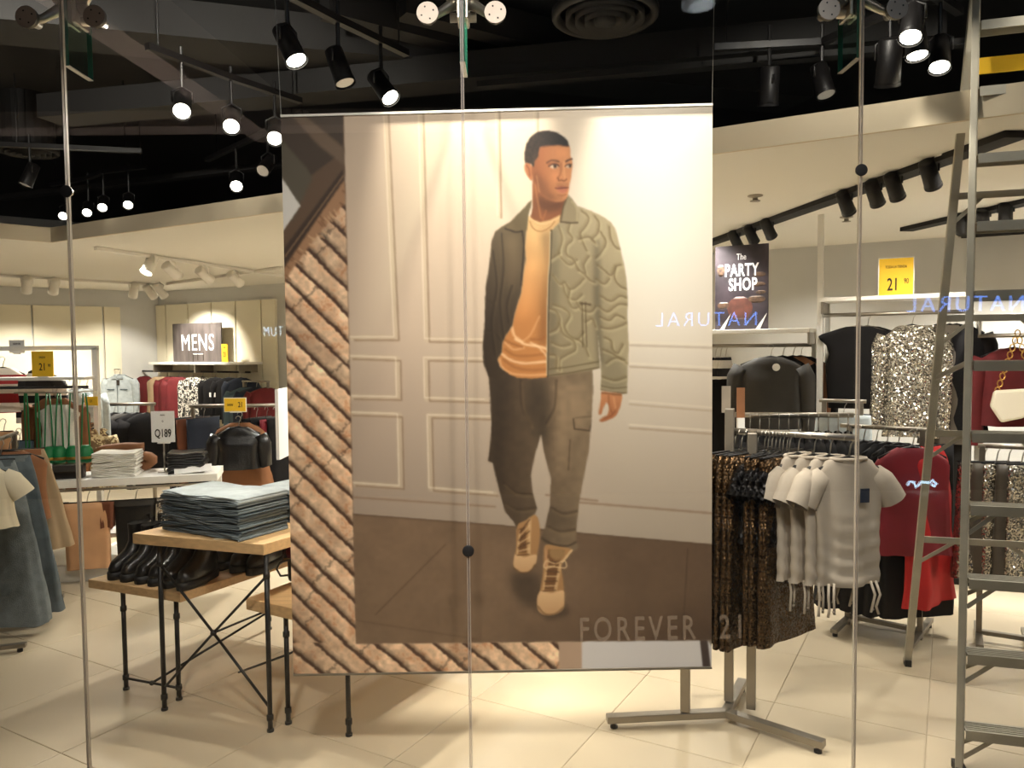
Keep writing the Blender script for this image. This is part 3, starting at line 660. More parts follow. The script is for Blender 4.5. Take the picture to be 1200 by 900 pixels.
    c.stroke([(612, 268), (614, 285), (612, 310), (611, 330)], 1.6, C(40, 30, 20), .8, .8, jm)
    for pts in ([(588, 270), (590, 310), (586, 350), (590, 390)], [(578, 290), (582, 330), (576, 372), (580, 410)], [(568, 345), (578, 350)], [(567, 382), (580, 384), (586, 392)], [(600, 330), (594, 352), (596, 372)]):
        c.stroke(pts, 1.8, C(34, 25, 16), .55, 1.2, jm)
        c.stroke([(x + 2.5, y + 1) for x, y in pts], 1.5, C(96, 78, 54), .28, 1.2, jm)
    # --- jacket, lit half and sleeve
    jr = [(657, 256), (677, 246), (677, 238), (693, 244), (706, 250), (715, 256), (721, 264), (727, 287), (731, 305), (734, 322), (735.5, 345), (735, 368), (736.5, 400), (735.5, 430), (735, 455),
          (729, 456.5), (716, 453.5), (703.5, 451.5), (704.5, 436), (704, 420), (702.5, 403), (700.5, 386), (702, 410), (703, 425.5), (690, 429), (670, 432), (652, 435), (641.5, 436),
          (641.5, 400), (642, 350), (643, 320), (645, 290), (646, 267)]
    rm = c.mask(jr, .4)
    c.put(rm, lerp((132, 117, 90), (186, 170, 134), np.clip((X - 640) / 85, 0, 1) * .7 + .35 * np.clip((330 - Y) / 90, 0, 1)))
    slv = c.mask([(699, 276), (714, 258), (722, 264), (732, 310), (737, 370), (736, 456), (703, 452), (704, 420), (700, 385), (696, 345), (697, 305)], .8) * rm
    c.shade(c.mask([(696, 280), (702, 276), (704, 330), (706, 420), (700, 425), (695, 345)], 2.5) * rm, .74)
    c.shade(c.mask([(704, 400), (720, 404), (734, 430), (735, 456), (703, 452)], 5) * slv, .86)
    c.shade(c.mask([(642, 270), (652, 262), (656, 300), (650, 430), (642, 434)], 3) * rm, .86)
    q = [[(655, 262), (659, 276), (655, 292), (660, 300), (668, 306), (676, 300)], [(668, 258), (666, 268), (671, 276), (664, 284), (664, 294), (672, 300), (678, 312)],
         [(682, 244), (690, 252), (686, 262), (680, 270), (684, 282), (688, 290)], [(697, 250), (702, 258), (700, 270), (694, 276), (698, 282)], [(678, 276), (690, 274), (697, 280)],
         [(678, 312), (686, 316), (684, 306), (690, 296)], [(648, 318), (656, 328), (662, 326), (668, 334), (676, 330), (684, 322)], [(686, 318), (692, 324), (697, 326)],
         [(644, 300), (650, 296), (656, 292)], [(660, 330), (664, 342), (674, 346), (682, 340)], [(668, 334), (666, 346), (672, 356), (682, 352)],
         [(643, 356), (652, 360), (656, 370), (652, 380), (644, 384)], [(648, 352), (660, 356), (668, 364), (662, 376), (666, 386), (676, 392), (684, 384)],
         [(656, 374), (660, 386), (672, 394), (674, 404), (664, 410), (656, 416), (656, 428)], [(644, 410), (652, 412), (652, 426)], [(676, 392), (684, 398), (690, 412)],
         [(646, 396), (658, 400), (668, 398)], [(676, 350), (682, 358), (692, 360), (698, 354)], [(686, 372), (694, 368), (698, 378)],
         [(704, 268), (710, 280), (704, 292), (698, 298)], [(714, 262), (716, 276), (722, 286), (728, 288)], [(700, 306), (708, 312), (716, 318), (722, 308), (728, 306)],
         [(722, 308), (720, 320), (726, 330), (734, 334)], [(698, 322), (708, 328), (714, 322)], [(704, 342), (716, 348), (726, 342), (734, 344)], [(702, 354), (712, 360), (724, 352), (735, 352)],
         [(703, 366), (714, 370), (722, 364), (732, 368)], [(704, 378), (714, 380), (728, 376), (736, 372)], [(708, 390), (716, 394), (718, 404), (724, 408), (730, 398)],
         [(706, 404), (716, 408), (726, 414), (735, 420)], [(710, 420), (720, 414), (732, 416)], [(706, 436), (720, 440), (734, 436)]]
    for pts in q:
        c.stroke([(x + 1.6, y + 2.2) for x, y in pts], 3.0, C(206, 190, 146), .38, 1.4, rm)
        c.stroke(pts, 1.6, C(96, 78, 52), .62, .9, rm)
        c.stroke([(x - 1.6, y - 1.6) for x, y in pts], 2.6, C(124, 106, 74), .35, 1.4, rm)
    c.stroke([(682, 349), (683, 401)], 1.2, C(86, 70, 46), .85, .5, rm, False); c.stroke([(686, 349), (687.5, 401)], 1.2, C(86, 70, 46), .85, .5, rm, False)
    c.stroke([(680, 350), (692, 352)], 2.2, C(80, 64, 42), .8, .8, rm, False)
    c.stroke([(646, 266), (645, 300), (643, 330), (642, 380), (641.6, 436)], 2.0, C(70, 56, 38), .9, .6); c.stroke([(645, 268), (644, 300), (642, 330), (641, 380), (640.6, 434)], 1.0, C(214, 200, 168), .85, .5)
    c.stroke([(643, 427), (668, 424), (702, 418)], 1.3, C(96, 80, 54), .9, .6, rm); c.stroke([(643, 434.5), (668, 431), (702, 425)], 1.4, C(84, 68, 46), .8, .6, rm)
    c.stroke([(704, 446), (718, 449), (735, 448)], 1.2, C(100, 84, 58), .8, .5, rm)
    c.stroke([(704, 451.5), (718, 454), (735, 455)], 1.6, C(88, 70, 48), .8, .6, rm)
    c.fill([(663, 229), (666, 225), (671, 231), (677, 239), (678, 247), (677.5, 257), (668, 256.5), (656.5, 256), (658, 246), (661, 237)], C(146, 130, 100), .5)
    c.stroke([(664, 229), (660, 240), (657, 255)], 2.0, C(84, 66, 44), .8, .8); c.stroke([(657, 256.5), (668, 257.5), (677, 257.5)], 1.8, C(78, 62, 42), .85, .6)
    c.stroke([(670, 233), (676, 242), (676, 255)], 1.3, C(190, 172, 132), .7, .8)
    # --- hand
    hand = [(705, 453), (717, 454.5), (728.5, 456), (728, 465), (725.5, 474), (721, 482), (714, 486), (705, 489), (702.5, 486), (708, 482.5), (712, 480), (713.5, 471), (710.5, 466), (707, 472), (704.5, 479.5), (701.5, 479), (703, 468), (704, 461)]
    hm = c.mask(spl(hand, 3), .4)
    c.put(hm, lerp((196, 132, 88), (160, 98, 62), np.clip((Y - 455) / 34, 0, 1)))
    c.stroke([(713, 458), (714, 470), (717, 478)], 1.6, C(134, 80, 50), .6, .8, hm); c.stroke([(719, 460), (721, 472)], 2.0, C(222, 160, 112), .6, 1.0, hm)
    c.stroke([(708, 484), (716, 481), (721, 476)], 1.0, C(120, 70, 44), .7, .5, hm); c.stroke([(705, 454.5), (728, 457)], 2, C(98, 62, 40), .6, .8, hm)
    # --- head
    ear = [(614.5, 193), (616, 189), (620, 189), (624, 194), (625, 200), (623.5, 209), (619, 205.5), (615.5, 199)]
    c.fill(ear, C(168, 104, 66), .35, 1, True); c.stroke([(617, 192), (620, 196), (621, 204)], 1.3, C(116, 66, 40), .8, .6)
    face = [(629, 172), (643, 168), (655, 168), (667, 169.5), (668.5, 180), (670.6, 186), (671, 192), (670, 199), (669, 207), (667.5, 213), (666.8, 220), (664.5, 228), (660, 232.5), (652, 233.5), (644, 231.5), (634, 225), (628.5, 213), (624.5, 206), (623, 194)]
    fm = c.mask(spl(face, 4), .35)
    c.put(fm, lerp((142, 84, 50), (204, 136, 88), np.clip((X - 628) / 34, 0, 1)))
    c.shade(c.mask([(650, 170), (666, 172), (667, 182), (652, 184)], 3) * fm, 1.10)
    c.shade(c.mask([(626, 196), (640, 210), (648, 226), (650, 234), (634, 228), (626, 212)], 4) * fm, .80)
    c.shade(c.mask([(648, 198), (655, 200), (654, 210), (646, 210)], 3) * fm, 1.12)
    c.shade(c.mask([(640, 225), (664, 225), (660, 234), (644, 233)], 2.5) * fm, .86)
    c.shade(c.mask([(652, 212), (668, 212), (667, 216), (652, 216)], 1.5) * fm, .86)
    c.stroke([(641, 189), (645.5, 186.4), (650, 186.4), (655, 187.6)], 1.7, C(70, 44, 28), .8, .8); c.stroke([(663.5, 187.5), (667, 185.4), (670.4, 184.6)], 1.8, C(62, 38, 24), .9, .6)
    c.stroke([(643, 191), (650, 189.5), (655, 191.5)], 2.0, C(112, 66, 40), .6, .8)
    c.fill([(643.6, 193.6), (647, 191), (651, 190.8), (654.4, 193), (651, 195.4), (647, 195.4)], C(206, 178, 150), .3); c.fill([(648.6, 191.2), (651, 190.8), (652.6, 192.8), (651, 195), (649, 194.8)], C(44, 26, 18), .35)
    c.stroke([(643, 193.2), (647.5, 190.6), (652, 190.8), (655, 193)], 1.0, C(52, 30, 20), .95, .4)
    c.fill([(662.6, 193.6), (665.5, 191), (669.6, 191), (669.4, 194.4), (666, 195.2)], C(206, 178, 150), .3); c.fill([(666.4, 191), (669.4, 191), (669.2, 194.4), (667, 194.6)], C(44, 26, 18), .35)
    c.stroke([(662, 193), (665.5, 190.6), (670, 190.6)], 1.0, C(52, 30, 20), .95, .4)
    c.stroke([(657.5, 190), (657, 200), (654, 206)], 1.8, C(136, 80, 48), .6, 1.0); c.stroke([(660.6, 188), (661, 200), (661.5, 205)], 2.2, C(228, 164, 112), .6, 1.0)
    c.stroke([(653.6, 206), (654.8, 209.2), (658, 208.4), (661, 209.6), (664, 207.6)], 1.4, C(104, 58, 36), .8, .6)
    c.fill([(650.6, 217.8), (655, 215.8), (659.5, 215.2), (662, 216), (666.6, 216.6), (664, 218.4), (657, 219)], C(146, 84, 62), .35); c.fill([(651.6, 218.4), (658, 219), (665.6, 217.8), (664, 222), (659.5, 223.8), (655, 222.4)], C(184, 110, 82), .4)
    c.stroke([(650.6, 217.8), (655, 218.4), (660, 218), (666.4, 217.4)], .9, C(78, 40, 28), .9, .4)
    c.stroke([(654, 225.6), (659, 226.4), (663, 225)], 1.4, C(120, 70, 44), .5, .9)
    c.stroke([(629, 204), (631, 216), (632, 222)], 1.2, C(206, 150, 104), .5, .8)
    hair = [(614.8, 189.5), (614.6, 177), (617, 167), (621, 160.5), (626, 156), (631, 153.6), (637, 152.4), (647, 152.8), (653, 154.6), (658, 157.6), (662, 160.6), (665, 164), (667, 169.6), (664, 170),
            (655, 168.6), (643, 169), (633, 170.6), (631.4, 175), (630.8, 181), (627, 187), (625.4, 194), (622, 190.2), (617, 188.6)]
    hm = c.mask(hair, .5)
    c.put(hm, lerp((52, 38, 28), (30, 22, 17), np.clip((X - 615) / 50, 0, 1)))
    c.shade(hm, .8 + .4 * noise2(X.shape, 2.5, rng))
    c.stroke([(633, 171), (645, 169.6), (657, 169.2), (667, 170.2)], 1.4, C(84, 54, 36), .5, .8)
    c.shade(c.mask([(624, 176), (631, 178), (628, 192), (622, 192)], 1.5) * hm, 1.25)
    # printed edge of the portrait
    c.stroke([(402, 120), (417.6, 753)], 1.0, C(92, 70, 52), .5, .5, None, False)
    return c
# ---------------------------------------------------------------- shop window
seam_x = [-1.48 - 1.327 + .002, -1.48, -.155, 1.172, 2.50, 3.83]
edges = [-4.13] + seam_x
for i, (a, b) in enumerate(zip(edges[:-1], edges[1:])):
    o = struct(MB().box(((a + b) / 2, GY, 1.70), (b - a - .009, .012, 3.30)).build('window_%d' % (i + 1), 'glass'))
    s = MB().box((b, GY, 1.70), (.0088, .010, 3.30)).build('seal', 'silicone', o)
    for dx in (-.0046, .0046): MB().box((b + dx, GY, 1.70), (.0008, .0122, 3.30)).build('pane_edge', 'pane_edge', o)
def fin(x, label):
    t = thing('glass_fin', label, 'glass fin', (x, GY + .018, 2.556))
    MB().box((0, .075, .42), (.017, .15, .84)).build('blade', 'fin_glass', t)
    for y in (.0005, .1495): MB().box((0, y, .42), (.0172, .002, .84)).build('blade_edge', 'glass_edge', t)
    MB().box((0, .075, .001), (.0172, .15, .003)).build('lower_edge', 'steel', t)
def spider(x, label):
    t = thing('spider_fitting', label, 'glass fitting', (x, GY + .05, 2.775))
    MB().cyl((-.045, .04, -.045), (.045, .04, -.045), .016).build('fin_bolt', 'steel', t, True)
    for sx in (-1, 1):
        MB().box((sx * .014, .04, 0), (.012, .09, .13)).build('clamp_plate', 'steel', t, bevel=.003)
        for sz in (-1, 1):
            a = MB().tube([(sx * .018, .03, 0), (sx * .05, .012, sz * .022), (sx * .085, -.005, sz * .052), (sx * .112, -.02, sz * .069)], [.022, .018, .014, .016], 10).build('arm', 'steel', t, True)
            dc = MB().tube([(sx * .112, -.06, sz * .069), (sx * .112, -.0565, sz * .069)], [.036, .034], 24).build('disc', 'satin_steel', t)
            MB().tube([(sx * .112, -.0435, sz * .069), (sx * .112, -.035, sz * .069), (sx * .112, -.015, sz * .069), (sx * .112, .01, sz * .069)], [.035, .030, .018, .014], 16).build('cone', 'steel', t, True)
            for k in range(4):
                a = k * math.pi / 2 + .4
                MB().cyl((sx * .112 + .021 * math.cos(a), -.0606, sz * .069 + .021 * math.sin(a)), (sx * .112 + .021 * math.cos(a), -.0598, sz * .069 + .021 * math.sin(a)), .003, None, 8).build('pin_hole', 'rubber', dc)
for x, nm in ((-1.48, 'left'), (-.155, 'middle'), (1.172, 'right')):
    fin(x, 'green-edged glass fin hanging behind the %s window seam' % nm)
    spider(x, 'steel spider fitting with round discs on the %s window seam' % nm)
for x, py, px, lb in ((-1.48, 225, 73, 'small round dark fixing on the left window seam'), (-.155, 645, 547, 'small round dark fixing on the seam over the poster'), (1.172, 200, 1007, 'small round dark fixing on the right window seam')):
    p = atY(px, py, GY); t = thing('glass_fixing', lb, 'glass fixing', (x, GY - .007, p.z))
    MB().tube([(0, -.006, 0), (0, -.005, 0), (0, 0, 0)], [.017, .02, .02], 20).build('cap', 'duct', t, True); MB().cyl((0, .001, 0), (0, .02, 0), .012).build('shank', 'steel', t)
# vinyl shop name on the glass
p = atY(776, 737.5, GY - .0075)
t = thing('vinyl_lettering', 'pale translucent vinyl lettering on the glass below the poster', 'lettering', p)
s = text('FOREVER  21', .083, 'vinyl', t, (0, 0, 0), .62, .0006, .0012, 1.28)
bpy.context.view_layer.update(); k = .553 / s.dimensions.x; s.scale = (k, 1, 1); s.rotation_euler = (0, ROLL * -1.2, 0)
# ---------------------------------------------------------------- hanging poster
PY = 2.80
cv = paint_poster()
NX, NY = 540, 700
TL, TR, BR, BL = (np.array(p, float) for p in ((329, 137.5), (835, 124), (834, 781), (344, 789.5)))
u = np.linspace(0, 1, NX)[None, :, None]; v = np.linspace(0, 1, NY)[:, None, None]
pix = (TL * (1 - u) + TR * u) * (1 - v) + (BL * (1 - u) + BR * u) * v
cor = [np.array(atY(p[0], p[1], PY)) for p in (TL, TR, BR, BL)]
org = np.array(((cor[2] + cor[3]) / 2)); 
xyz = (cor[0] * (1 - u) + cor[1] * u) * (1 - v) + (cor[3] * (1 - u) + cor[2] * u) * v - org
xyz[..., 1] += (.0035 * np.sin(u * 5.1 + .7) * np.sin(v * 4.0) )[..., 0]     # the sheet is not perfectly flat
im = blur(cv.img[..., 0], 1), blur(cv.img[..., 1], 1), blur(cv.img[..., 2], 1)
gi = np.clip(((pix[..., 0] - cv.x0) * cv.k).astype(int), 0, cv.w - 1); gj = np.clip(((pix[..., 1] - cv.y0) * cv.k).astype(int), 0, cv.h - 1)
rgb = np.clip(np.stack([ch[gj, gi] for ch in im], -1), 0, 1)
lrgb = np.where(rgb <= .04045, rgb / 12.92, ((rgb + .055) / 1.055) ** 2.4)
me = bpy.data.meshes.new('print'); nv = NX * NY
ii, jj = np.meshgrid(np.arange(NX - 1), np.arange(NY - 1)); a = (jj * NX + ii).ravel()
quads = np.stack([a, a + NX, a + NX + 1, a + 1], 1).astype(np.int32)
me.vertices.add(nv); me.vertices.foreach_set('co', xyz.reshape(-1).astype(np.float32))
me.loops.add(quads.size); me.loops.foreach_set('vertex_index', quads.ravel()); me.polygons.add(len(quads)); me.polygons.foreach_set('loop_start', np.arange(0, quads.size, 4, dtype=np.int32))
me.update(calc_edges=True)
ca = me.color_attributes.new('print', 'FLOAT_COLOR', 'POINT'); ca.data.foreach_set('color', np.concatenate([lrgb, np.ones((NY, NX, 1))], -1).reshape(-1).astype(np.float32))
m = mat('print', (200, 200, 200), .5, spec=.35); at = m.node_tree.nodes.new('ShaderNodeVertexColor'); at.layer_name = 'print'; m.node_tree.links.new(at.outputs[0], m.node_tree.nodes['Principled BSDF'].inputs['Base Color'])
me.materials.append(m)
poster = thing('hanging_poster', 'large hanging fashion poster of a walking man in a quilted olive jacket', 'poster', org)
po = bpy.data.objects.new('print', me); COL.objects.link(po); po.parent = poster
c4 = [Vector(c - org) for c in cor]
bk = MB(); f = [c + Vector((0, .006, 0)) for c in c4]; b = [c + Vector((0, .016, 0)) for c in c4]; bk.loft([f, b]); bk.build('backing_board', 'white_card', poster)
MB().bar(c4[3] + Vector((0, .005, -.004)), c4[2] + Vector((0, .005, -.004)), .02, .008).build('bottom_rail', 'satin_steel', poster)
MB().bar(c4[0] + Vector((0, .005, .004)), c4[1] + Vector((0, .005, .004)), .02, .008).build('top_rail', 'white_metal', poster)
for c_, q in ((c4[0], atY(322, 0, PY)), (c4[1], atY(837, 0, PY))):
    d = Vector(q) - Vector(org); top = c_.lerp(d, (CB - org[2] - c_.z) / (d.z - c_.z)); MB().tube([c_ + Vector((0, .005, 0)), top], .0011, 6).build('cable', 'steel', poster)
# wall-washers between glass and poster, over the picture frame's top edge, then unseen mall spots added to brighten the poster
for x, a, lb, wt in ((-.36, (-.20, PY, 2.3), 'black spotlight washing the poster top left of the middle seam', 230), (.04, (-.12, PY, 2.3), 'black spotlight washing the poster top right of the middle seam', 230), (.50, (.56, PY, 2.0), 'black spotlight washing the poster top at right', 220)):
    p = Vector((x, PY - .115, 3.16)); q = p - Vector((0, 0, CAMZ))
    spot_head(600 + FPX * q.dot(_right) / q.dot(_f), 450 - FPX * q.dot(_up) / q.dot(_f), 3.16, a, lb, True, True, .7, wt, CB, 44)
def added_mall_spot(loc, aim, label, watts, cone):
    q = Vector(loc) - Vector((0, 0, CAMZ)); d = (Vector(aim) - Vector(loc)).normalized()
    t = thing('added_mall_spotlight', label, 'spotlight', loc); MB().tube([-d * .2, Vector((0, 0, 0))], [.05, .06], 16).build('housing', 'white_metal', t, True); MB().tube([d * .001, d * .004], [.052, .052], 16).build('lens', 'lamp_dim', t.children[0])
    MB().cyl(-d * .12, -d * .12 + Vector((0, 0, 4.6 - loc[2])), .01, None, 8).build('stem', 'white_metal', t)
    l = bpy.data.lights.new('spot_light', 'SPOT'); l.energy = watts; l.color = (1, .91, .84); l.spot_size = math.radians(cone); l.spot_blend = .9; l.shadow_soft_size = .18
    o = bpy.data.objects.new('spot_light', l); COL.objects.link(o); o.parent = t; o.location = d * .03; o.rotation_euler = d.to_track_quat('-Z', 'Y').to_euler()
added_mall_spot((-.5, -.5, 4.50), (-.2, PY, 1.15), 'left unseen spotlight added on the mall side to brighten the poster', 480, 44)
added_mall_spot((.85, -.5, 4.50), (.35, PY, 1.35), 'right unseen spotlight added on the mall side to brighten the poster', 480, 40)
# ---------------------------------------------------------------- aluminium stepladder inside the window
FLp, RLp = atZ(1124, 905), atZ(1060, 779)
rdir = (RLp - FLp); spread = rdir.length; rdir.normalize(); lrz = math.atan2(rdir.y, rdir.x) - math.pi / 2
lad = thing('stepladder', 'tall aluminium stepladder standing at the right inside the window', 'ladder', FLp, lrz)
LW0, LW1, LH, apex = .60, .34, 3.12, .50
def fr(z, side):  # front rail
    k = z / LH; x = (LW0 - LW1) / 2 * k; return Vector((x if side == 0 else LW0 - x, spread * apex * k - .03 * k, z))
def rr(z, side):
    k = z / LH; x = (LW0 - LW1) / 2 * k; return Vector((x + .012 if side == 0 else LW0 - x - .012, spread - spread * (1 - apex) * k + .03 * k, z))
for sd, nm in ((0, 'left'), (1, 'right')):
    MB().bar(fr(.02, sd), fr(LH, sd), .026, .068, rdir.cross(Vector((0, 0, 1))).cross(Vector((0, 0, 1)))).build('front_rail', 'aluminium', lad, bevel=.003)
    MB().bar(rr(.02, sd), rr(LH - .08, sd), .022, .034).build('rear_rail', 'aluminium', lad, bevel=.003)
    MB().box(fr(.02, sd) + Vector((0, 0, -.005)), (.036, .08, .03)).build('foot', 'rubber', lad); MB().box(rr(.02, sd) + Vector((0, 0, -.005)), (.03, .045, .03)).build('foot', 'rubber', lad)
    MB().bar(fr(1.52, sd) + Vector((.0, .03, 0)), rr(1.44, sd), .006, .02).build('spreader', 'steel', lad)
for k in range(11):
    z = .165 + .272 * k; a, b = fr(z, 0), fr(z, 1); c = (a + b) / 2
    st = MB(); st.box((c.x, c.y + .005, z), (b.x - a.x - .02, .085, .006)); st.box((c.x, c.y - .036, z - .016), (b.x - a.x - .02, .004, .036)); st.box((c.x, c.y + .046, z - .016), (b.x - a.x - .02, .004, .036))
    for q in range(5): st.box((c.x, c.y - .024 + q * .014, z + .004), (b.x - a.x - .03, .004, .004))
    stp = st.build('step', 'aluminium', lad)
    if k < 4:
        for sd in (0, 1):
            e = fr(z - .11, sd); g = a.lerp(b, .26 if sd == 0 else .74); MB().bar((e.x + (.012 if sd == 0 else -.012), e.y, e.z), (g.x, g.y, z - .006), .004, .016).build('step_brace', 'aluminium', stp)
            MB().bar((e.x + (.012 if sd == 0 else -.012), e.y + .05, e.z + .03), (g.x, g.y + .035, z - .006), .004, .016).build('step_brace', 'aluminium', stp)
for z in (.66, 1.18, 1.71, 2.24, 2.62):
    a, b = rr(z, 0), rr(z, 1); rg = MB().bar(a, b, .008, .03).build('rear_rung', 'aluminium', lad)
    for sd in (0, 1):
        e = rr(z - .12, sd); g = a.lerp(b, .30 if sd == 0 else .70); MB().bar(e, g, .006, .016).build('rear_brace', 'aluminium', rg)
a, b = rr(2.76, 0), rr(2.76, 1); tag(MB().bar(a + Vector((.02, -.02, 0)), b + Vector((.2, -.02, 0)), .012, .065).build('warning_plate', 'yellow_card', lad), 'yellow plate', None)
c = (fr(LH, 0) + fr(LH, 1)) / 2; MB().box((c.x, c.y + .04, LH + .012), (LW1 + .06, .17, .03)).build('top_cap', 'aluminium', lad, bevel=.005)
# ---------------------------------------------------------------- the mall side, seen only as reflections in the glass
mw = struct(MB().box((0, -3.25, 2.3), (18, .3, 4.6)).build('wall_mall', 'mall_wall'))
mc = struct(MB().box((0, -.4, 4.65), (18, 5.9, .1)).build('ceiling_mall', 'black_paint'))
tag(MB().bar((-3.0, 2.3, 4.05), (-2.55, -3.05, 4.05), .26, .5).build('mall_beam', 'mall_beam'), 'pale ceiling beam running outward over the mall walkway', 'beam')
tag(MB().box((-2.0, -2.85, 3.95), (7.5, .3, .16)).build('mall_beam', 'mall_beam'), 'pale cross beam of the mall ceiling along the opposite shop', 'beam')
def mir(px, py, Yv):                                           # a place in the mall whose mirror image in the window lies along this ray
    p = atY(px, py, Yv); return Vector((p.x, 2 * GY - p.y, p.z))
def neon(txt, px, py, wpx, hpx, m, label, Yv=2 * GY + 3.06):
    p = mir(px, py, Yv); t = thing('neon_sign', label, 'neon sign', p)
    o = text(txt, hpx * Yv / FPX, m, t, (0, 0, 0), .8, .01, -.004, 1.25, math.pi); bpy.context.view_layer.update(); o.scale = (wpx * Yv / FPX / o.dimensions.x, 1, 1)
    MB().box((0, -.03, -.02 - hpx * Yv / FPX / 2), (wpx * Yv / FPX, .02, .012)).build('mounting_bar', 'black_metal', t); return t
neon('NATURAL', 828, 375, 118, 17, 'neon_blue', 'blue neon wall sign reflected beside the party poster')
neon('NATURAL', 1132, 357, 136, 19, 'neon_blue', 'blue neon wall sign reflected behind the ladder')
neon('TUM', 320, 389, 22, 12, 'neon_white', 'small white neon sign reflected left of the poster')
p = mir(1080, 568, 2 * GY + 3.05); t = thing('neon_squiggle', 'white zigzag neon tube reflected by the ladder', 'neon sign', p); k = 8.25 / FPX
MB().tube([(-17 * k, 0, -.005), (-14 * k, 0, .035), (-9 * k, 0, .03), (-7 * k, 0, -.03), (0, 0, .03), (9 * k, 0, .02), (13 * k, 0, .045), (17 * k, 0, .01), (15 * k, 0, -.02), (12 * k, 0, .0)], .014, 8).build('tube', 'neon_white', t, True)
p = mir(818, 5, 6.0); t = thing('mall_downlight', 'round cool mall downlight reflected at the top of the window', 'downlight', p)
MB().lathe([(.13, .02), (.13, -.01), (.10, -.015)], n=28).build('ring', 'white_metal', t, True); MB().lathe([(.10, -.012), (.001, -.012)], n=24).build('lens', 'mall_glow', t); MB().cyl((0, 0, .02), (0, 0, 4.6 - p.z), .05).build('can', 'white_metal', t)
l = bpy.data.lights.new('mall_light', 'POINT'); l.energy = 40; l.color = (.78, .88, 1); l.shadow_soft_size = 0; o = bpy.data.objects.new('mall_light', l); COL.objects.link(o); o.parent = t; o.location = (0, 0, -.4)

# unseen uplights added to brighten the mall beams (their reflections cross the upper left of the window)
for loc, aim, wt, lb in (((-3.4, .2, .0), (-2.8, .2, 4.0), 600, 'added fill uplight under the mall beam near the window'), ((-3.3, -1.9, .0), (-2.7, -1.9, 4.0), 600, 'added fill uplight under the mall beam far from the window'), ((-5.0, -2.3, .0), (-5.0, -2.85, 4.0), 400, 'added fill uplight under the mall cross beam, left')):
    t = thing('added_uplight', lb, 'uplight', loc); d = (Vector(aim) - Vector(loc)).normalized()
    MB().lathe([(.07, 0), (.07, .05), (.06, .06)], n=20).build('can', 'black_metal', t, True); MB().lathe([(.055, .058), (.001, .058)], n=16).build('lens', 'lamp_dim', t)
    l = bpy.data.lights.new('up_fill_light', 'SPOT'); l.energy = wt; l.color = (1, .86, .78); l.spot_size = math.radians(50); l.spot_blend = .8; l.shadow_soft_size = .05
    o = bpy.data.objects.new('up_fill_light', l); COL.objects.link(o); o.parent = t; o.location = (0, 0, .08); o.rotation_euler = d.to_track_quat('-Z', 'Y').to_euler()
ORD = ['first', 'second', 'third', 'fourth', 'fifth', 'sixth', 'seventh', 'eighth', 'ninth', 'tenth', 'eleventh', 'twelfth']
# ---------------------------------------------------------------- garments (local frame: the rail's top at the origin, width along X)
def hanger(par, w=.38, m='black_metal', z0=-.012, clip=False):
    hook = [(0, 0, -.085 + z0)] + [(.02 * math.sin(a) , 0, z0 - .012 + .022 * math.cos(a)) for a in (2.6, 1.8, .9, 0, -.9, -1.6)]
    z = z0 - .085
    if clip: h = MB().tube([(-w / 2, 0, z), (w / 2, 0, z)], .005, 6).build('hanger', m, par, True)
    else: h = MB().tube([(-w / 2, 0, z - .055), (-w * .25, 0, z - .015), (0, 0, z + .006), (w * .25, 0, z - .015), (w / 2, 0, z - .055)], [.009, .009, .008, .009, .009], 6).build('hanger', m, par, True)
    MB().tube(hook, .0028, 6).build('hook', 'steel', h, True)
def shell(prof, n=28, folds=5, amp=.0, seed=0, power=2.6, lean=0.0, cap0=False, cap1=False, ruche=0.0):
    """prof: list of (z, half width, half depth, fold weight)"""
    rnd = random.Random(seed); ph = [rnd.uniform(0, 6.28) for _ in range(4)]; rings = []
    for z, hw, hd, fw in prof:
        r = []
        for k in range(n):
            a = 2 * math.pi * k / n; c, s = math.cos(a), math.sin(a)
            x = math.copysign(abs(c) ** (2 / power), c) * hw; y = math.copysign(abs(s) ** (2 / power), s) * hd
            f = fw * amp * (math.sin(folds * a + ph[0] + z * 2.2) * .7 + math.sin((folds * 2 + 1) * a + ph[1] - z * 3.1) * .4 + .3 * math.sin(z * 23 + a * 2 + ph[2]))
            f += ruche * max(0, fw - .6) * 2.5 * math.sin(z * 95 + 1.6 * math.sin(2 * a + ph[0]) + a)
            r.append((x + lean * z + f * c * .5, y + f * (1 if s > 0 else -1) * min(1, abs(s) * 1.6), z + fw * amp * .25 * math.sin(3 * a + ph[3])))
        rings.append(r)
    m = MB(); m.loft(rings, cap0, cap1); return m
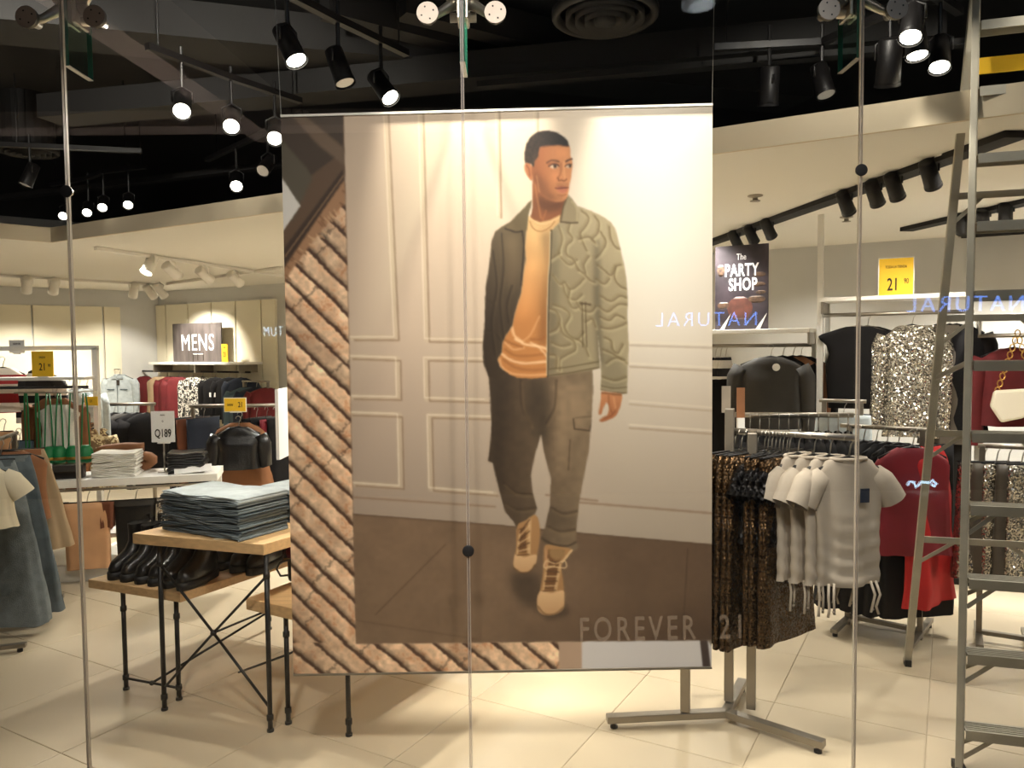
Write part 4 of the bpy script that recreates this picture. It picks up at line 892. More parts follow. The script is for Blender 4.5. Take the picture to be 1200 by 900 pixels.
def top(name, label, cat, m, L=.6, sw=.42, hem=.44, sleeve='long', depth=.055, amp=.012, seed=0, neck=.075, sl_len=.56, hang='black_metal', group=None, drop=.095, sleeve_mat=None, collar=None, ruche=0.0, nr=8):
    t = thing(name, label, cat, (0, 0, 0), 0, group); hanger(t, sw * .92, hang)
    z0 = -drop
    sd = min(1.0, depth / .05); prof = [(z0 - .0, neck, .030 * sd, 0), (z0 - .012, neck + .025, .036 * sd, 0), (z0 - .035, sw * .36, .042 * sd, .1), (z0 - .06, sw * .46, .045 * sd, .2), (z0 - .09, sw * .5, .047 * sd, .4)]
    for k in range(1, nr + 1):
        q = k / nr; prof.append((z0 - .09 - (L - .09) * q, sw * .5 + (hem - sw) * .5 * q - .018 * math.sin(q * 3.1), depth * (.95 + .25 * q), .5 + .5 * q))
    MB_ = shell(prof, 28, 5, amp, seed, ruche=ruche); MB_.build('body', m, t, True)
    if collar: MB().tube([(neck * 1.1 * math.cos(a), .034 * math.sin(a), z0 + .004 - .012 * (math.sin(a) < 0)) for a in [i * math.pi / 7 for i in range(15)]], .011, 6).build('collar', collar, t, True)
    if sleeve:
        rnd = random.Random(seed + 5)
        for sx in (-1, 1):
            if sleeve == 'long': pts = [(sx * sw * .44, 0, z0 - .07), (sx * (sw * .52), .004, z0 - .14), (sx * (sw * .56), .0, z0 - .32), (sx * (sw * .55 + rnd.uniform(-.01, .02)), -.008, z0 - .07 - sl_len)]; rad = [.062, .066, .052, .044]
            else: pts = [(sx * sw * .34, 0, z0 - .062), (sx * (sw * .45), .0, z0 - .095), (sx * (sw * .53), -.004, z0 - .135), (sx * (sw * .60), -.004, z0 - .175)]; rad = [sw * .12, sw * .165, sw * .165, sw * .17]
            mm = MB(); rings = []
            for i, (p, r) in enumerate(zip(pts, rad)):
                d = Vector(pts[min(i + 1, len(pts) - 1)]) - Vector(pts[max(i - 1, 0)]); d.normalize(); xx = Vector((d.z, 0, -d.x))
                rings.append([Vector(p) + xx * r * math.cos(2 * math.pi * k / 14) * (1 + .06 * math.sin(3 * k + i)) + Vector((0, 1, 0)) * r * .72 * math.sin(2 * math.pi * k / 14) for k in range(14)])
            mm.loft(rings, True, False); mm.build('sleeve', sleeve_mat or m, t, True)
    return t
def sleeveless(name, label, cat, m, L=.5, sw=.34, hem=.38, seed=0, amp=.006, group=None):
    t = thing(name, label, cat, (0, 0, 0), 0, group); hanger(t, sw * 1.05, 'satin_steel')
    z0 = -.095
    prof = [(z0, .075, .026, 0), (z0 - .022, sw * .34, .032, 0), (z0 - .048, sw * .54, .034, 0), (z0 - .064, sw * .60, .034, 0), (z0 - .085, sw * .58, .036, .1), (z0 - .13, sw * .47, .045, .2), (z0 - .19, sw * .43, .05, .3), (z0 - .27, sw * .49, .055, .4)]
    for k in range(1, 5): q = k / 4; prof.append((z0 - .27 - (L - .27) * q, sw * .49 + (hem / 2 - sw * .49) * q, .055, .6))
    shell(prof, 28, 4, amp, seed, cap1=True).build('body', m, t, True); return t
def drape(name, label, cat, m, L=.85, w0=.3, w1=.34, depth=.03, amp=.012, folds=4, seed=0, group=None, hang='black_metal', waist=None, depth1=None):
    """skirt, trousers or long dress hung flat from a clip hanger"""
    t = thing(name, label, cat, (0, 0, 0), 0, group); hanger(t, w0 * 1.05, hang, clip=True)
    prof = []
    for k in range(11):
        q = k / 10; prof.append((-.10 - L * q, (w0 + (w1 - w0) * q ** .8) / 2, depth + ((depth1 or depth) - depth) * q, .25 + .75 * q))
    shell(prof, 30, folds, amp, seed, 3.0, cap0=True).build('body', m, t, True)
    if waist: shell([(-.098, w0 / 2 + .003, depth + .003, 0), (-.135, w0 / 2 + .004, depth + .003, 0)], 24).build('waistband', waist, t, True)
    return t
def put(o, loc, rz): o.location = loc; o.rotation_euler = (0, 0, rz); return o
def along(a, b, n, jit=.0):
    return [a.lerp(b, (i + .5) / n) + Vector((random.uniform(-jit, jit), random.uniform(-jit, jit), 0)) for i in range(n)]
def card(px, py, dep, w, h, lines, label, m='yellow_card', rz=0.0, name='price_sign', stand=0.0, plane='Y', inkm='ink', frame_=None):
    """upright sign card centred on a pixel; lines = (text, height, dz, squeeze)"""
    p = atY(px, py, dep) if plane == 'Y' else atT(px, py, dep)
    t = thing(name, label, 'sign', p - Vector((0, 0, h / 2)), rz)
    MB().box((0, 0, h / 2), (w, .006, h)).build('card', m, t)
    if frame_: MB().box((0, .004, h / 2), (w + .012, .004, h + .012)).build('frame', frame_, t)
    for tx, hh, dz, sx in lines: text(tx, hh, inkm, t, (0, -.0045, h / 2 + dz), sx, .001, hh * .02)
    if stand: MB().cyl((0, .002, -stand), (0, .002, 0), .006, None, 8).build('stem', 'steel', t); MB().lathe([(.05, -stand), (.05, -stand + .006), (.008, -stand + .012)], n=18).build('base', 'steel', t)
    else: MB().box((0, .01, -.004), (w * .5, .03, .012)).build('holder', 'white_metal', t)
    return t
def folded(name, label, cat, m, loc, rz, w, d, h, seed=0, group=None):
    """a folded garment: an S-shaped ribbon of cloth, loops showing at both ends"""
    rnd = random.Random(seed); t = h / 3.15; n = 22; path = []
    hw = w / 2
    for i in range(8): path.append((-hw + .02 + (w - .04) * i / 7, t * .5))
    for i in range(1, 5): a = -math.pi / 2 + math.pi * i / 5; path.append((hw - .02 + math.cos(a) * t * .9, t * 1.05 + math.sin(a) * t * .53))
    for i in range(8): path.append((hw - .02 - (w - .05) * i / 7, t * 1.58))
    for i in range(1, 5): a = -math.pi / 2 - math.pi * i / 5; path.append((-hw + .03 + math.cos(a) * t * .9, t * 2.1 + math.sin(a) * t * .53))
    for i in range(8): path.append((-hw + .03 + (w - .05 + rnd.uniform(-.01, .02)) * i / 7, t * 2.62))
    mm = MB(); rings = []; N = len(path)
    up = []
    for i, (x, z) in enumerate(path):
        x0, z0_ = path[max(i - 1, 0)]; x1, z1_ = path[min(i + 1, N - 1)]; dx, dz = x1 - x0, z1_ - z0_; l = math.hypot(dx, dz) or 1; up.append((-dz / l, dx / l))
    for i, (x, z) in enumerate(path):
        nx, nz = up[i]; k = t * .47; wv = .0045 * math.sin(x * 14 + seed * 1.7) + .002 * math.sin(x * 37 + seed); ed = d / 2 + .006 * math.sin(i * 1.7 + seed * 2)
        rings.append([(x + nx * k, -ed + .004, z + nz * k + wv), (x + nx * k * .5, -ed - .002, z + nz * k * .5 + wv), (x - nx * k * .5, -ed - .002, z - nz * k * .5 + wv), (x - nx * k, -ed + .004, z - nz * k + wv), (x - nx * k, ed, z - nz * k + wv), (x + nx * k, ed, z + nz * k + wv)])
    mm.loft(rings); o = mm.build(name, m, None, True); o.location = loc; o.rotation_euler = (0, 0, rz)
    return tag(o, label, cat, group)
# ---------------------------------------------------------------- nesting display tables at left
def plank(name, o, a, b, dep, z, th, par):                     # top with front edge a->b, running back along E2
    a, b = Vector(a), Vector(b); a.z = b.z = 0; q = E2 * dep
    base = Vector((o.x, o.y, 0)); pts = [(p.x - base.x, p.y - base.y) for p in (a, b, b + q, a + q)]
    MB().prism(pts, 'z', z - th, z).build(name, 'wood', par, bevel=.003)
def pipe_leg(par, o, p, z):
    p = Vector((p.x - o.x, p.y - o.y, 0)); lg = MB().cyl(p, p + Vector((0, 0, z)), .0105, None, 12).build('leg', 'black_metal', par, True)
    MB().lathe([(.015, 0), (.015, .010), (.011, .012)], p, 12).build('foot_cap', 'black_metal', lg, True)
    for zz in (.06, z - .09): MB().lathe([(.011, zz - .013), (.0145, zz - .011), (.0145, zz + .011), (.011, zz + .013)], p, 12, False).build('collar', 'black_metal', lg, True)
def rod(par, o, a, b, r=.006):
    MB().cyl(Vector(a) - Vector((o.x, o.y, 0)), Vector(b) - Vector((o.x, o.y, 0)), r, None, 8).build('brace', 'black_metal', par, True)
up_ = lambda p, z: Vector((p.x, p.y, z))
ZA = .80
FLc, FRc = atZ(155, 625, ZA), atZ(309, 638, ZA)
ta_ = thing('display_table', 'taller wood-topped display table with crossed rods, carrying the jeans', 'table', up_((FLc + FRc) / 2, 0)); o = ta_.location.copy()
plank('tabletop', o, FLc, FRc, 1.25, ZA, .046, ta_)
La, Lb = atZ(193, 832), atZ(317, 857); Lc, Ld = La + E2 * 1.08, Lb + E2 * 1.08
for p in (La, Lb, Lc, Ld): pipe_leg(ta_, o, p, ZA - .046)
mid = up_((La + Lb) / 2, .385)
for p, z in ((La, .66), (Lb, .66), (La, .10), (Lb, .10)): rod(ta_, o, up_(p, z), mid)
MB().ball(mid - Vector((o.x, o.y, 0)), .014).build('brace_joint', 'black_metal', ta_, True)
mid2 = up_((La + Lc) / 2, .385); rod(ta_, o, mid, mid + E2 * .22 + Vector((.04, 0, .02)), .005); rod(ta_, o, mid + E2 * .22 + Vector((.04, 0, .02)), up_(Lb + E2 * .3, .60), .005)
ZB = .52
LC, FC = atZ(103, 679, ZB), atZ(211, 696, ZB)
tb_ = thing('display_table', 'low wood-topped display table in front, carrying the black boots', 'table', up_((LC + FC) / 2, 0)); o = tb_.location.copy()
plank('tabletop', o, LC, FC, 1.0, ZB, .04, tb_)
Ba, Bb = atZ(148, 808), atZ(210, 820); Bc, Bd = Ba + E2 * .88, Bb + E2 * .88
for p in (Ba, Bb, Bc, Bd): pipe_leg(tb_, o, p, ZB - .04)
rod(tb_, o, up_(Ba, .055), up_(Bb, .055)); rod(tb_, o, up_((Ba + Bb) / 2, .055), up_(Bd, .30)); MB().ball(up_((Ba + Bb) / 2, .055) - Vector((o.x, o.y, 0)), .012).build('brace_joint', 'black_metal', tb_, True)
ZC = .53
Q = atZ(288, 701, ZC); Q2 = Q + E1 * .62
tc3 = thing('display_table', 'low wood-topped table half hidden behind the poster, carrying a black bag', 'table', up_((Q + Q2) / 2, 0)); o = tc3.location.copy()
plank('tabletop', o, Q, Q2, 1.2, ZC, .05, tc3)
Ca, Cb = atZ(338, 848), atZ(409, 862)
for p in (Ca, Cb, Ca + E2 * 1.1, Cb + E2 * 1.1): pipe_leg(tc3, o, p, ZC - .05)
rod(tc3, o, up_(Ca, .30), up_(Ca - E1 * .42 + E2 * .1, .10), .005); rod(tc3, o, up_(Ca, .30), up_(Ca + E2 * 1.1, .30), .005)
# folded jeans
pc = atZ(231, 628, ZA) + E2 * .145
jn = ['denim', 'denim_dark', 'denim', 'denim', 'denim_dark', 'denim', 'denim', 'denim_light']
for k in range(8):
    lb = 'pale folded jeans on the very top of the front pile' if k == 7 else ('lowest folded jeans of the front pile on the tall table' if k == 0 else '%s folded blue jeans from the bottom of the front pile' % ORD[k])
    folded('folded_jeans', lb, 'jeans', jn[k], up_(pc + E1 * random.uniform(-.008, .008), ZA + .0005 + k * .0222), SHOP + random.uniform(-.03, .03), .53 + random.uniform(-.012, .012), .27, .0218, k, 'folded jeans of the front pile')
pd = pc + E2 * .36 + E1 * .22
for k in range(7):
    lb = 'pale folded jeans topping the pile behind the poster edge' if k == 6 else '%s folded dark jeans from the bottom of the pile by the poster edge' % ORD[k]
    folded('folded_jeans', lb, 'jeans', 'denim_light' if k == 6 else 'denim_dark', up_(pd + E1 * random.uniform(-.008, .008), ZA + .0005 + k * .0222), SHOP, .5, .27, .0218, 30 + k, 'folded jeans of the rear pile')
p = atZ(266, 631, ZA); t = MB().box((0, 0, .002), (.018, .09, .002)).build('swing_tag', 'cream_cloth'); t.location = up_(p - E2 * .01, ZA); t.rotation_euler = (0, 0, SHOP - .9); tag(t, 'cream paper swing tag lying at the foot of the jeans pile', 'tag')
for px, py, zz in ((322, 594, .93), (326, 613, .86)):
    p = up_(atY(px, py, (pc.y - .15)), zz)
# black chunky boots
def boot(label, group):
    t = thing('ankle_boot', label, 'boot', (0, 0, 0), 0, group)
    def outl(l0, l1, w, z, n=20, pinch=.0):
        r = []
        for k in range(n):
            a = 2 * math.pi * k / n; y = (l0 + l1) / 2 + (l1 - l0) / 2 * math.sin(a) ; x = w / 2 * math.copysign(abs(math.cos(a)) ** .8, math.cos(a)) * (1 - pinch * math.cos(2 * a - math.pi) * .0)
            q = (y + .14) / .28; x *= 1 - .16 * math.exp(-((q - .62) / .16) ** 2)
            r.append((x, y, z))
        return r
    so = MB(); so.loft([outl(-.148, .128, .098, 0), outl(-.15, .13, .104, .012), outl(-.15, .13, .102, .036)]); so.build('sole', 'sole_black', t, True)
    u = MB(); u.loft([outl(-.142, .122, .094, .034), outl(-.143, .122, .097, .052), outl(-.128, .122, .092, .078), outl(-.075, .120, .088, .098), outl(-.03, .118, .085, .118), outl(-.004, .116, .086, .15), outl(-.002, .115, .088, .20), outl(-.004, .117, .09, .235)], True, False); ub = u.build('upper', 'leather_black', t, True)
    MB().tube([(0, .118, .20), (0, .135, .23), (0, .128, .262), (0, .116, .255)], .005, 6).build('pull_loop', 'black_cloth', ub, True)
    MB().loft([outl(.0, .114, .082, .234), outl(.004, .110, .078, .200)], False, True).build('lining', 'charcoal_cloth', ub, True)
    return t
b0 = boot('black leather chunky ankle boot in the front row on the low table', 'boots in the front row')
first = True; e = (FC - LC); e.z = 0; el = e.length; e.normalize()
n = 6
for k in range(n):
    loc = up_(LC + e * (.075 + k * (el - .15) / (n - 1)) + E2 * .17, ZB)
    lb = {0: 'leftmost black leather chunky boot on the low table', n - 1: 'rightmost black boot of the front row by the table corner'}.get(k)
    if first: b0.location = loc; b0.rotation_euler = (0, 0, SHOP + .28); b0['label'] = lb; first = False
    else: dup(b0, loc, SHOP + .28 + random.uniform(-.05, .05), lb or '%s black chunky boot from the left in the front row' % ORD[k])
for r in (1, 2):
    for k in range(5):
        loc = up_(LC + e * (.19 + k * .105) + E2 * (.17 + .30 * r), ZB)
        dup(b0, loc, SHOP + .28 + random.uniform(-.06, .06), '%s black ankle boot from the left in the %s row on the low table' % (ORD[k], 'second' if r == 1 else 'rear'), 'boots in row %d' % (r + 1))
# red scarf and black bag on the low table behind
p = atZ(330, 690, ZC) + E2 * .12; t = thing('handbag', 'small black handbag with looped handle on the low table by the poster', 'handbag', up_(p, ZC), SHOP)
MB().box((.04, 0, .055), (.19, .08, .11)).build('body', 'leather_black', t, bevel=.02); MB().tube([(-.05, -.02, .10), (-.10, -.03, .085), (-.125, -.03, .05), (-.10, -.03, .02), (-.055, -.03, .03)], .005, 8).build('handle', 'leather_black', t, True); MB().box((.05, -.042, .06), (.012, .006, .012)).build('clasp', 'steel', t)
p = ST((FC + E2 * .75).dot(E1) - .02, (FC + E2 * .75).dot(E2)); t = thing('folded_scarf', 'red printed scarf heaped at the back of the low table', 'scarf', up_(p, ZB), SHOP)
shell([(.0, .13, .10, .3), (.03, .14, .11, 1), (.07, .12, .09, 1), (.10, .06, .04, .6)], 24, 5, .012, 3, 2.2, cap0=True, cap1=True).build('cloth', 'crimson_cloth', t, True)
# ---------------------------------------------------------------- rack of long skirts at far left
def rack(name, label, a, b, z, foot=.28, post_in=.06, m='satin_steel', r=.0125):
    a, b = Vector(a), Vector(b); a.z = b.z = 0; d = (b - a).normalized(); c = (a + b) / 2; L_ = (b - a).length; n = Vector((-d.y, d.x, 0))
    t = thing(name, label, 'clothes rack', c, math.atan2(d.y, d.x))
    MB().tube([(-L_ / 2, 0, z), (L_ / 2, 0, z)], r, 10).build('rail', m, t, True)
    for sx in (-1, 1):
        x = sx * (L_ / 2 - post_in); MB().box((x, 0, z / 2), (.028, .028, z)).build('post', m, t, bevel=.002); MB().box((x, 0, .035), (.035, foot * 2, .022)).build('foot_bar', m, t, bevel=.002)
        for sy in (-1, 1): MB().lathe([(.014, 0), (.014, .016), (.006, .018), (.006, .025)], (x, sy * (foot - .03), 0), 10).build('leveller', 'black_metal', t, True)
    MB().box((0, 0, .05), (L_ - post_in * 2, .03, .022)).build('base_bar', m, t)
    return t
RZ = 1.09
ra, rb = atZ(-35, 775), atZ(28, 706)
rack('clothes_rack', 'steel floor rack of long skirts at the far left', ra, rb, RZ, .24)
rdv = (rb - ra).normalized(); gw = math.atan2(rdv.y, rdv.x) - math.pi / 2
def on_rack(k): p = ra.lerp(rb, k); return Vector((p.x, p.y, RZ + .012))
put(top('cropped_blouse', 'cream cropped blouse at the front of the far left rack', 'blouse', 'cream_cloth', .34, .36, .38, 'short', .05, .012, 3), on_rack(.10) + Vector((.03, 0, 0)), gw + .15)
put(drape('denim_skirt', 'long blue denim skirt hanging second on the far left rack', 'skirt', 'denim', .93, .30, .62, .035, .022, 5, 4, None, 'black_metal', 'denim_dark', .06), on_rack(.34), gw - .1)
put(drape('denim_skirt', 'darker long denim skirt behind the blue one on the far left rack', 'skirt', 'denim_dark', .93, .30, .58, .03, .022, 5, 9, None, 'black_metal', 'denim', .05), on_rack(.56) + E1 * .05, gw - .05)
put(drape('tan_skirt', 'tan flared skirt at the back of the far left rack', 'skirt', 'tan_cloth', .62, .28, .56, .035, .02, 5, 12, None, 'black_metal', 'brown_cloth', .06), on_rack(.86) + E1 * .07, gw + .1)
put(top('brown_jacket', 'rust brown jacket behind the skirts on the far left rack', 'jacket', 'brown_cloth', .42, .40, .42, None, .05, .01, 14), on_rack(.74) + E1 * .04, gw)
# ---------------------------------------------------------------- white gondola with shelf, behind the tables
GR = .26
gfr = atY(255, 563, 5.45); gux, guy = Vector((math.cos(GR), math.sin(GR), 0)), Vector((-math.sin(GR), math.cos(GR), 0))
zS = gfr.z + .05; Wd = 1.55
gfr.z = 0; gc = gfr - gux * (Wd / 2) + guy * .2
def g_at(px, ly=.0):                                            # point over the shelf under a pixel column, ly = offset from the shelf's middle line
    o = gc + guy * ly; d = ray(px, 540); M = Matrix(((d.x, -gux.x), (d.y, -gux.y))); k = M.inverted() @ Vector((o.x, o.y)); return o + gux * k[1]
gd = thing('shelf_unit', 'white freestanding shelf unit behind the boot table', 'shelf unit', gc, GR)
MB().box((0, 0, zS - .026), (Wd, .40, .052)).build('shelf', 'white_metal', gd, bevel=.003)
MB().box((0, .12, .06), (Wd * .98, .5, .12)).build('plinth', 'white_metal', gd, bevel=.003); MB().box((0, .06, .30), (Wd * .96, .30, .03)).build('lower_shelf', 'white_metal', gd)
for sx in (-1, 1): MB().box((sx * (Wd / 2 - .03), .16, zS / 2), (.04, .04, zS - .05)).build('post', 'white_metal', gd)
MB().tube([(-Wd / 2 + .02, -.16, zS - .075), (Wd / 2 - .02, -.16, zS - .075)], .009, 8).build('hanging_rail', 'steel', gd, True)
for sx in (-1, -.3, .3, 1): MB().box((sx * (Wd / 2 - .04), -.16, zS - .062), (.012, .02, .03)).build('bracket', 'steel', gd)
def hang_g(px, o, dz=-.065, dy=-.16, rz=0.0):
    p = g_at(px, dy); return put(o, (p.x, p.y, zS + dz), GR + rz)
hang_g(100, drape('trousers', 'camel folded trousers hanging under the white shelf', 'trousers', 'camel_cloth', .46, .29, .28, .03, .006, 3, 5, None, 'black_metal', None))
hang_g(157, drape('trousers', 'black leather trousers hanging under the white shelf', 'trousers', 'leather_black', .55, .27, .24, .03, .008, 3, 6, None, 'black_metal', 'charcoal_cloth'))
hang_g(62, drape('white_shirt', 'white shirt hanging under the white shelf at left', 'shirt', 'white_cloth', .22, .16, .15, .03, .01, 4, 7), rz=.3)
hang_g(203, drape('patterned_blouse', 'brown and white patterned top under the white shelf', 'top', 'white_mix', .20, .24, .22, .05, .02, 5, 8))
hang_g(124, drape('brown_scarf', 'dark brown top hanging between the trousers', 'top', 'rust_cloth', .18, .10, .08, .03, .012, 4, 2))
p = g_at(100, .03); shell([(.0, .14, .12, .2), (.03, .145, .125, .6), (.07, .14, .12, .4)], 24, 4, .006, 3, 4, cap0=True, cap1=True).build('folded_trousers', 'rust_cloth').location = (p.x, p.y, .315); tag(bpy.data.objects['folded_trousers'], 'rust brown folded trousers under the camel ones', 'trousers')
# goods on the white shelf
def stack(px, n, m, w, d, h, label, toplabel, name, cat, dy=0.0, seed=50, group=None):
    p = g_at(px, dy)
    for k in range(n): folded(name, toplabel if k == n - 1 else ORD[k] + ' ' + label, cat, m, (p.x + random.uniform(-.006, .006), p.y, zS + .0005 + k * h), GR + random.uniform(-.04, .04), w, d, h * .985, seed + k, group)
stack(137, 5, 'white_cloth', .31, .24, .034, 'white folded trousers from the bottom of the pile on the white shelf', 'topmost white folded trousers of the pile on the white shelf', 'folded_trousers', 'trousers', -.03, 50, 'white folded pile')
p = g_at(146, .15); folded('folded_sweater', 'brown folded sweater behind the white pile', 'sweater', 'brown_cloth', (p.x, p.y, zS + .0005), GR, .30, .12, .2, 71)
stack(219, 3, 'leather_black', .27, .24, .05, 'black folded trousers from the bottom of the pile by the price sign', 'topmost black folded trousers of the pile by the price sign', 'folded_trousers', 'trousers', -.02, 60, 'black folded pile')
p = g_at(226, -.16); t = MB().box((0, 0, .035), (.25, .012, .052)).build('shelf_card', 'white_card'); t.location = (p.x, p.y - .0, zS); t.rotation_euler = (-.5, -.08, GR); tag(t, 'long white card leaning on the black folded trousers', 'card')
card(191, 500, g_at(191, 0).y, .165, .225, [('Q189', .058, -.05, .62), ('denim', .012, .085, .8), ('Q', .012, .04, .8)], 'white price sign reading Q189 on a stem', 'white_card', .05, 'price_sign', .0)
bpy.data.objects['price_sign'].name = 'price_sign_board'
t = bpy.data.objects['price_sign_board']; z0 = t.location.z; MB().cyl((0, .006, -(z0 - zS)), (0, .006, .01), .006, None, 8).build('stem', 'steel', t); MB().lathe([(.045, -(z0 - zS)), (.045, -(z0 - zS) + .006), (.008, -(z0 - zS) + .01)], n=16).build('base', 'steel', t); t.name = 'price_sign'
p = g_at(79, -.08); t = thing('box_bag', 'black boxy bag on the white shelf under the green straps', 'bag', (p.x, p.y, zS), GR); MB().box((0, 0, .05), (.21, .10, .10)).build('body', 'leather_black', t, bevel=.012); MB().box((0, -.053, .075), (.2, .006, .045)).build('flap', 'charcoal_cloth', t, bevel=.004); MB().box((-.09, -.055, .09), (.02, .004, .05)).build('swing_tag', 'white_card', t)
# ---------------------------------------------------------------- white frame with shirts behind the shelf unit
FY = 6.0
x1 = atY(114, 480, FY).x; x0 = x1 - 2.6; zt = atY(60, 408, FY).z; zm = atY(60, 443, FY).z; zr = atY(60, 453, FY).z
frm = thing('clothes_stand', 'white tubular clothes frame at left behind the shelf unit', 'clothes rack', ((x0 + x1) / 2, FY, 0)); hw = (x1 - x0) / 2
for sx in (-1, 1): MB().box((sx * hw, 0, zt / 2), (.04, .04, zt)).build('post', 'white_metal', frm, bevel=.003)
MB().box((0, 0, zt), (hw * 2 + .04, .04, .035)).build('top_bar', 'white_metal', frm, bevel=.003); MB().box((0, -.06, zm), (hw * 2, .22, .022)).build('shelf', 'white_metal', frm, bevel=.002)
MB().tube([(-hw, -.12, zr), (hw, -.12, zr)], .011, 8).build('rail', 'black_metal', frm, True)
for sx in (-1, 1): MB().box((sx * hw, 0, .02), (.05, .5, .03)).build('foot_bar', 'white_metal', frm)
def hang_f(px, o, dy=-.12, rz=0.0, dz=.012): p = atY(px, 453, FY + dy); return put(o, (p.x, p.y, zr + dz), rz)
hang_f(4, top('striped_shirt', 'red and white striped sweater at the far left of the white frame', 'sweater', 'red_stripe', .36, .36, .36, 'long', .05, .008, 21, sl_len=.3), .22, .12, .24)
hang_f(48, top('striped_shirt', 'black and white striped shirt on the white frame', 'shirt', 'black_stripe', .46, .30, .30, 'long', .045, .008, 22, sl_len=.36), .22, -.1, .22)
hang_f(64, top('brown_coat', 'brown coat behind the white crop top on the white frame', 'coat', 'brown_cloth', .70, .36, .40, 'long', .05, .012, 23), -.12, .05)
hang_f(67, sleeveless('camisole', 'white sleeveless crop top on the white frame', 'top', 'white_cloth', .40, .27, .27, 24), -.27, .0, -.03)
hang_f(20, drape('jeans', 'light blue jeans hanging below the striped sweater', 'jeans', 'slate_cloth', .5, .2, .2, .03, .008, 3, 25), -.22, .1, -.30)
hang_f(108, top('floral_blouse', 'yellow floral blouse on the white frame right end', 'blouse', 'floral', .46, .22, .24, 'long', .05, .012, 26, sl_len=.4), -.0, .5, -.24)
hang_f(96, top('plaid_shirt', 'pale patterned shirt beside the floral blouse', 'shirt', 'camo', .42, .16, .18, None, .05, .012, 27), .05, .8, -.2)
hang_f(2, drape('tan_blouse', 'tan garment cut by the left edge below the striped sweater', 'top', 'camel_cloth', .3, .12, .14, .04, .012, 4, 28), -.3, .3, -.22)
for px in (84, 92, 101):
    hang_f(px, top('grey_shirt', '%s pale shirt from the left behind the white frame' % ('first', 'second', 'third')[(84, 92, 101).index(px)], 'shirt', 'denim_light', .5, .30, .30, 'long', .03, .006, 29, group='pale shirts behind the white frame'), .35 + (px - 84) * .01, 1.2, .05)
card(50, 426.5, FY - .10, .165, .195, [('21', .055, -.025, .7), ('DESDE', .014, .05, .8), ('90', .022, -.012, .7)], 'yellow sale card reading 21 on the white frame shelf', rz=0, name='sale_card'); 
t = [q for q in bpy.data.objects if q.name.startswith('sale_card')][-1]; [setattr(c, 'location', (.052, -.0045, c.location.z)) for c in t.children if c.name.startswith('lettering') and c.dimensions.z < .03 and c.location.z < .1]
card(107, 470, FY - .05, .10, .07, [('21', .02, 0, .8)], 'small yellow sale card by the white frame post', name='sale_card')
card(20, 406, FY, .12, .10, [('NEW IN', .014, .02, .8), ('TOPS', .014, -.02, .8)], 'small white card on the white frame top bar', 'white_card', name='header_card')
# green-strapped small bags hanging in front of the crop top
zb = atY(60, 460, FY - .38).z
br = thing('bag_hanger', 'thin steel bar holding the green strapped bags', 'rail', (atY(55, 460, FY - .38).x, FY - .38, zb)); MB().tube([(-.24, 0, 0), (.24, 0, 0)], .006, 8).build('bar', 'steel', br, True)
for sx in (-.2, .2): MB().tube([(sx, 0, 0), (sx, .30, -.004)], .005, 6).build('arm', 'steel', br)
for px, bx, lb in ((56, 58, 'leftmost green bag on a long green strap'), (69, 70, 'second green bag on a long green strap'), (84, 86, 'third green bag on a long green strap'), (99, 101, 'rightmost green bag with doubled green straps')):
    a = atY(px, 461, FY - .38); b = g_at(bx, .06); zq = zS + .085; t = thing('strap_bag', lb + ' above the white shelf', 'bag', (b.x, b.y, zq)); d = a - Vector((b.x, b.y, zq))
    MB().lathe([(.03, .0), (.048, .02), (.05, .06), (.044, .10), (.028, .125)], n=16).build('body', 'green_strap', t, True); MB().lathe([(.051, .03), (.053, .04), (.051, .05)], n=16, cap=False).build('band', 'gold', t, True)
    for off in ((-.03, 0), (.03, 0)): MB().tube([(off[0], 0, .115), Vector((off[0] * .6 + d.x * .8, d.y * .8, d.z * .8)), d + Vector((off[0] * .3, 0, 0))], .0055, 6).build('strap', 'green_strap', t, True)
for px, lb in ((30, 'green woven belt hanging at the left of the strapped bags'), (43, 'second green woven belt hanging beside the strapped bags')):
    a = atY(px, 461, FY - .38); t = thing('green_belt', lb, 'belt', a); MB().tube([(-.012, 0, -.5), (-.012, 0, -.1), (-.006, 0, .004), (.006, 0, .004), (.012, 0, -.1), (.012, 0, -.5)], .006, 6).build('strap', 'green_strap', t, True); MB().box((0, 0, -.50), (.035, .01, .025)).build('buckle', 'gold', t)
# ---------------------------------------------------------------- middle-distance racks
RY = 7.2
def mrack(label, pxa, pxb, py, Y): 
    a, b = atY(pxa, py, Y), atY(pxb, py, Y); return rack('clothes_rack', label, a, b, a.z, .25, .03, 'satin_steel', .016), a, b
t, a, b = mrack('steel floor rack of dark jackets in the left middle distance', 112, 182, 474, RY)
lbs = ['black jacket with white piping first on the left middle rack', 'black jacket second on the left middle rack', 'black jacket third on the left middle rack', 'black coat with white label on the left middle rack', 'black coat last on the left middle rack']
for k, px in enumerate((122, 133, 146, 160, 172)):
    p = atY(px, 474, RY); put(top('dark_jacket', lbs[k], 'jacket', 'charcoal_cloth' if k in (0, 2) else 'black_cloth', .50 + .05 * k, .40, .40, 'long', .05, .012, 31 + k), (p.x, p.y, p.z + .012), .9 - .12 * k)
t, a, b = mrack('steel floor rack with a black bag and brown coat in the left middle distance', 222, 331, 476, 6.6)
for k, px in enumerate((216, 226, 238, 300, 312, 322, 330)):
    p = atY(px, 478, 6.6); put(drape('dark_trousers', '%s dark trousers from the left on the rack left of the poster' % ORD[k], 'trousers', ('black_cloth', 'rust_cloth', 'navy_cloth', 'black_cloth', 'black_cloth', 'crimson_cloth', 'black_cloth')[k], .70, .34, .32, .035, .012, 3, 41 + k, 'dark trousers by the poster'), (p.x, p.y, p.z + .012), 1.1)
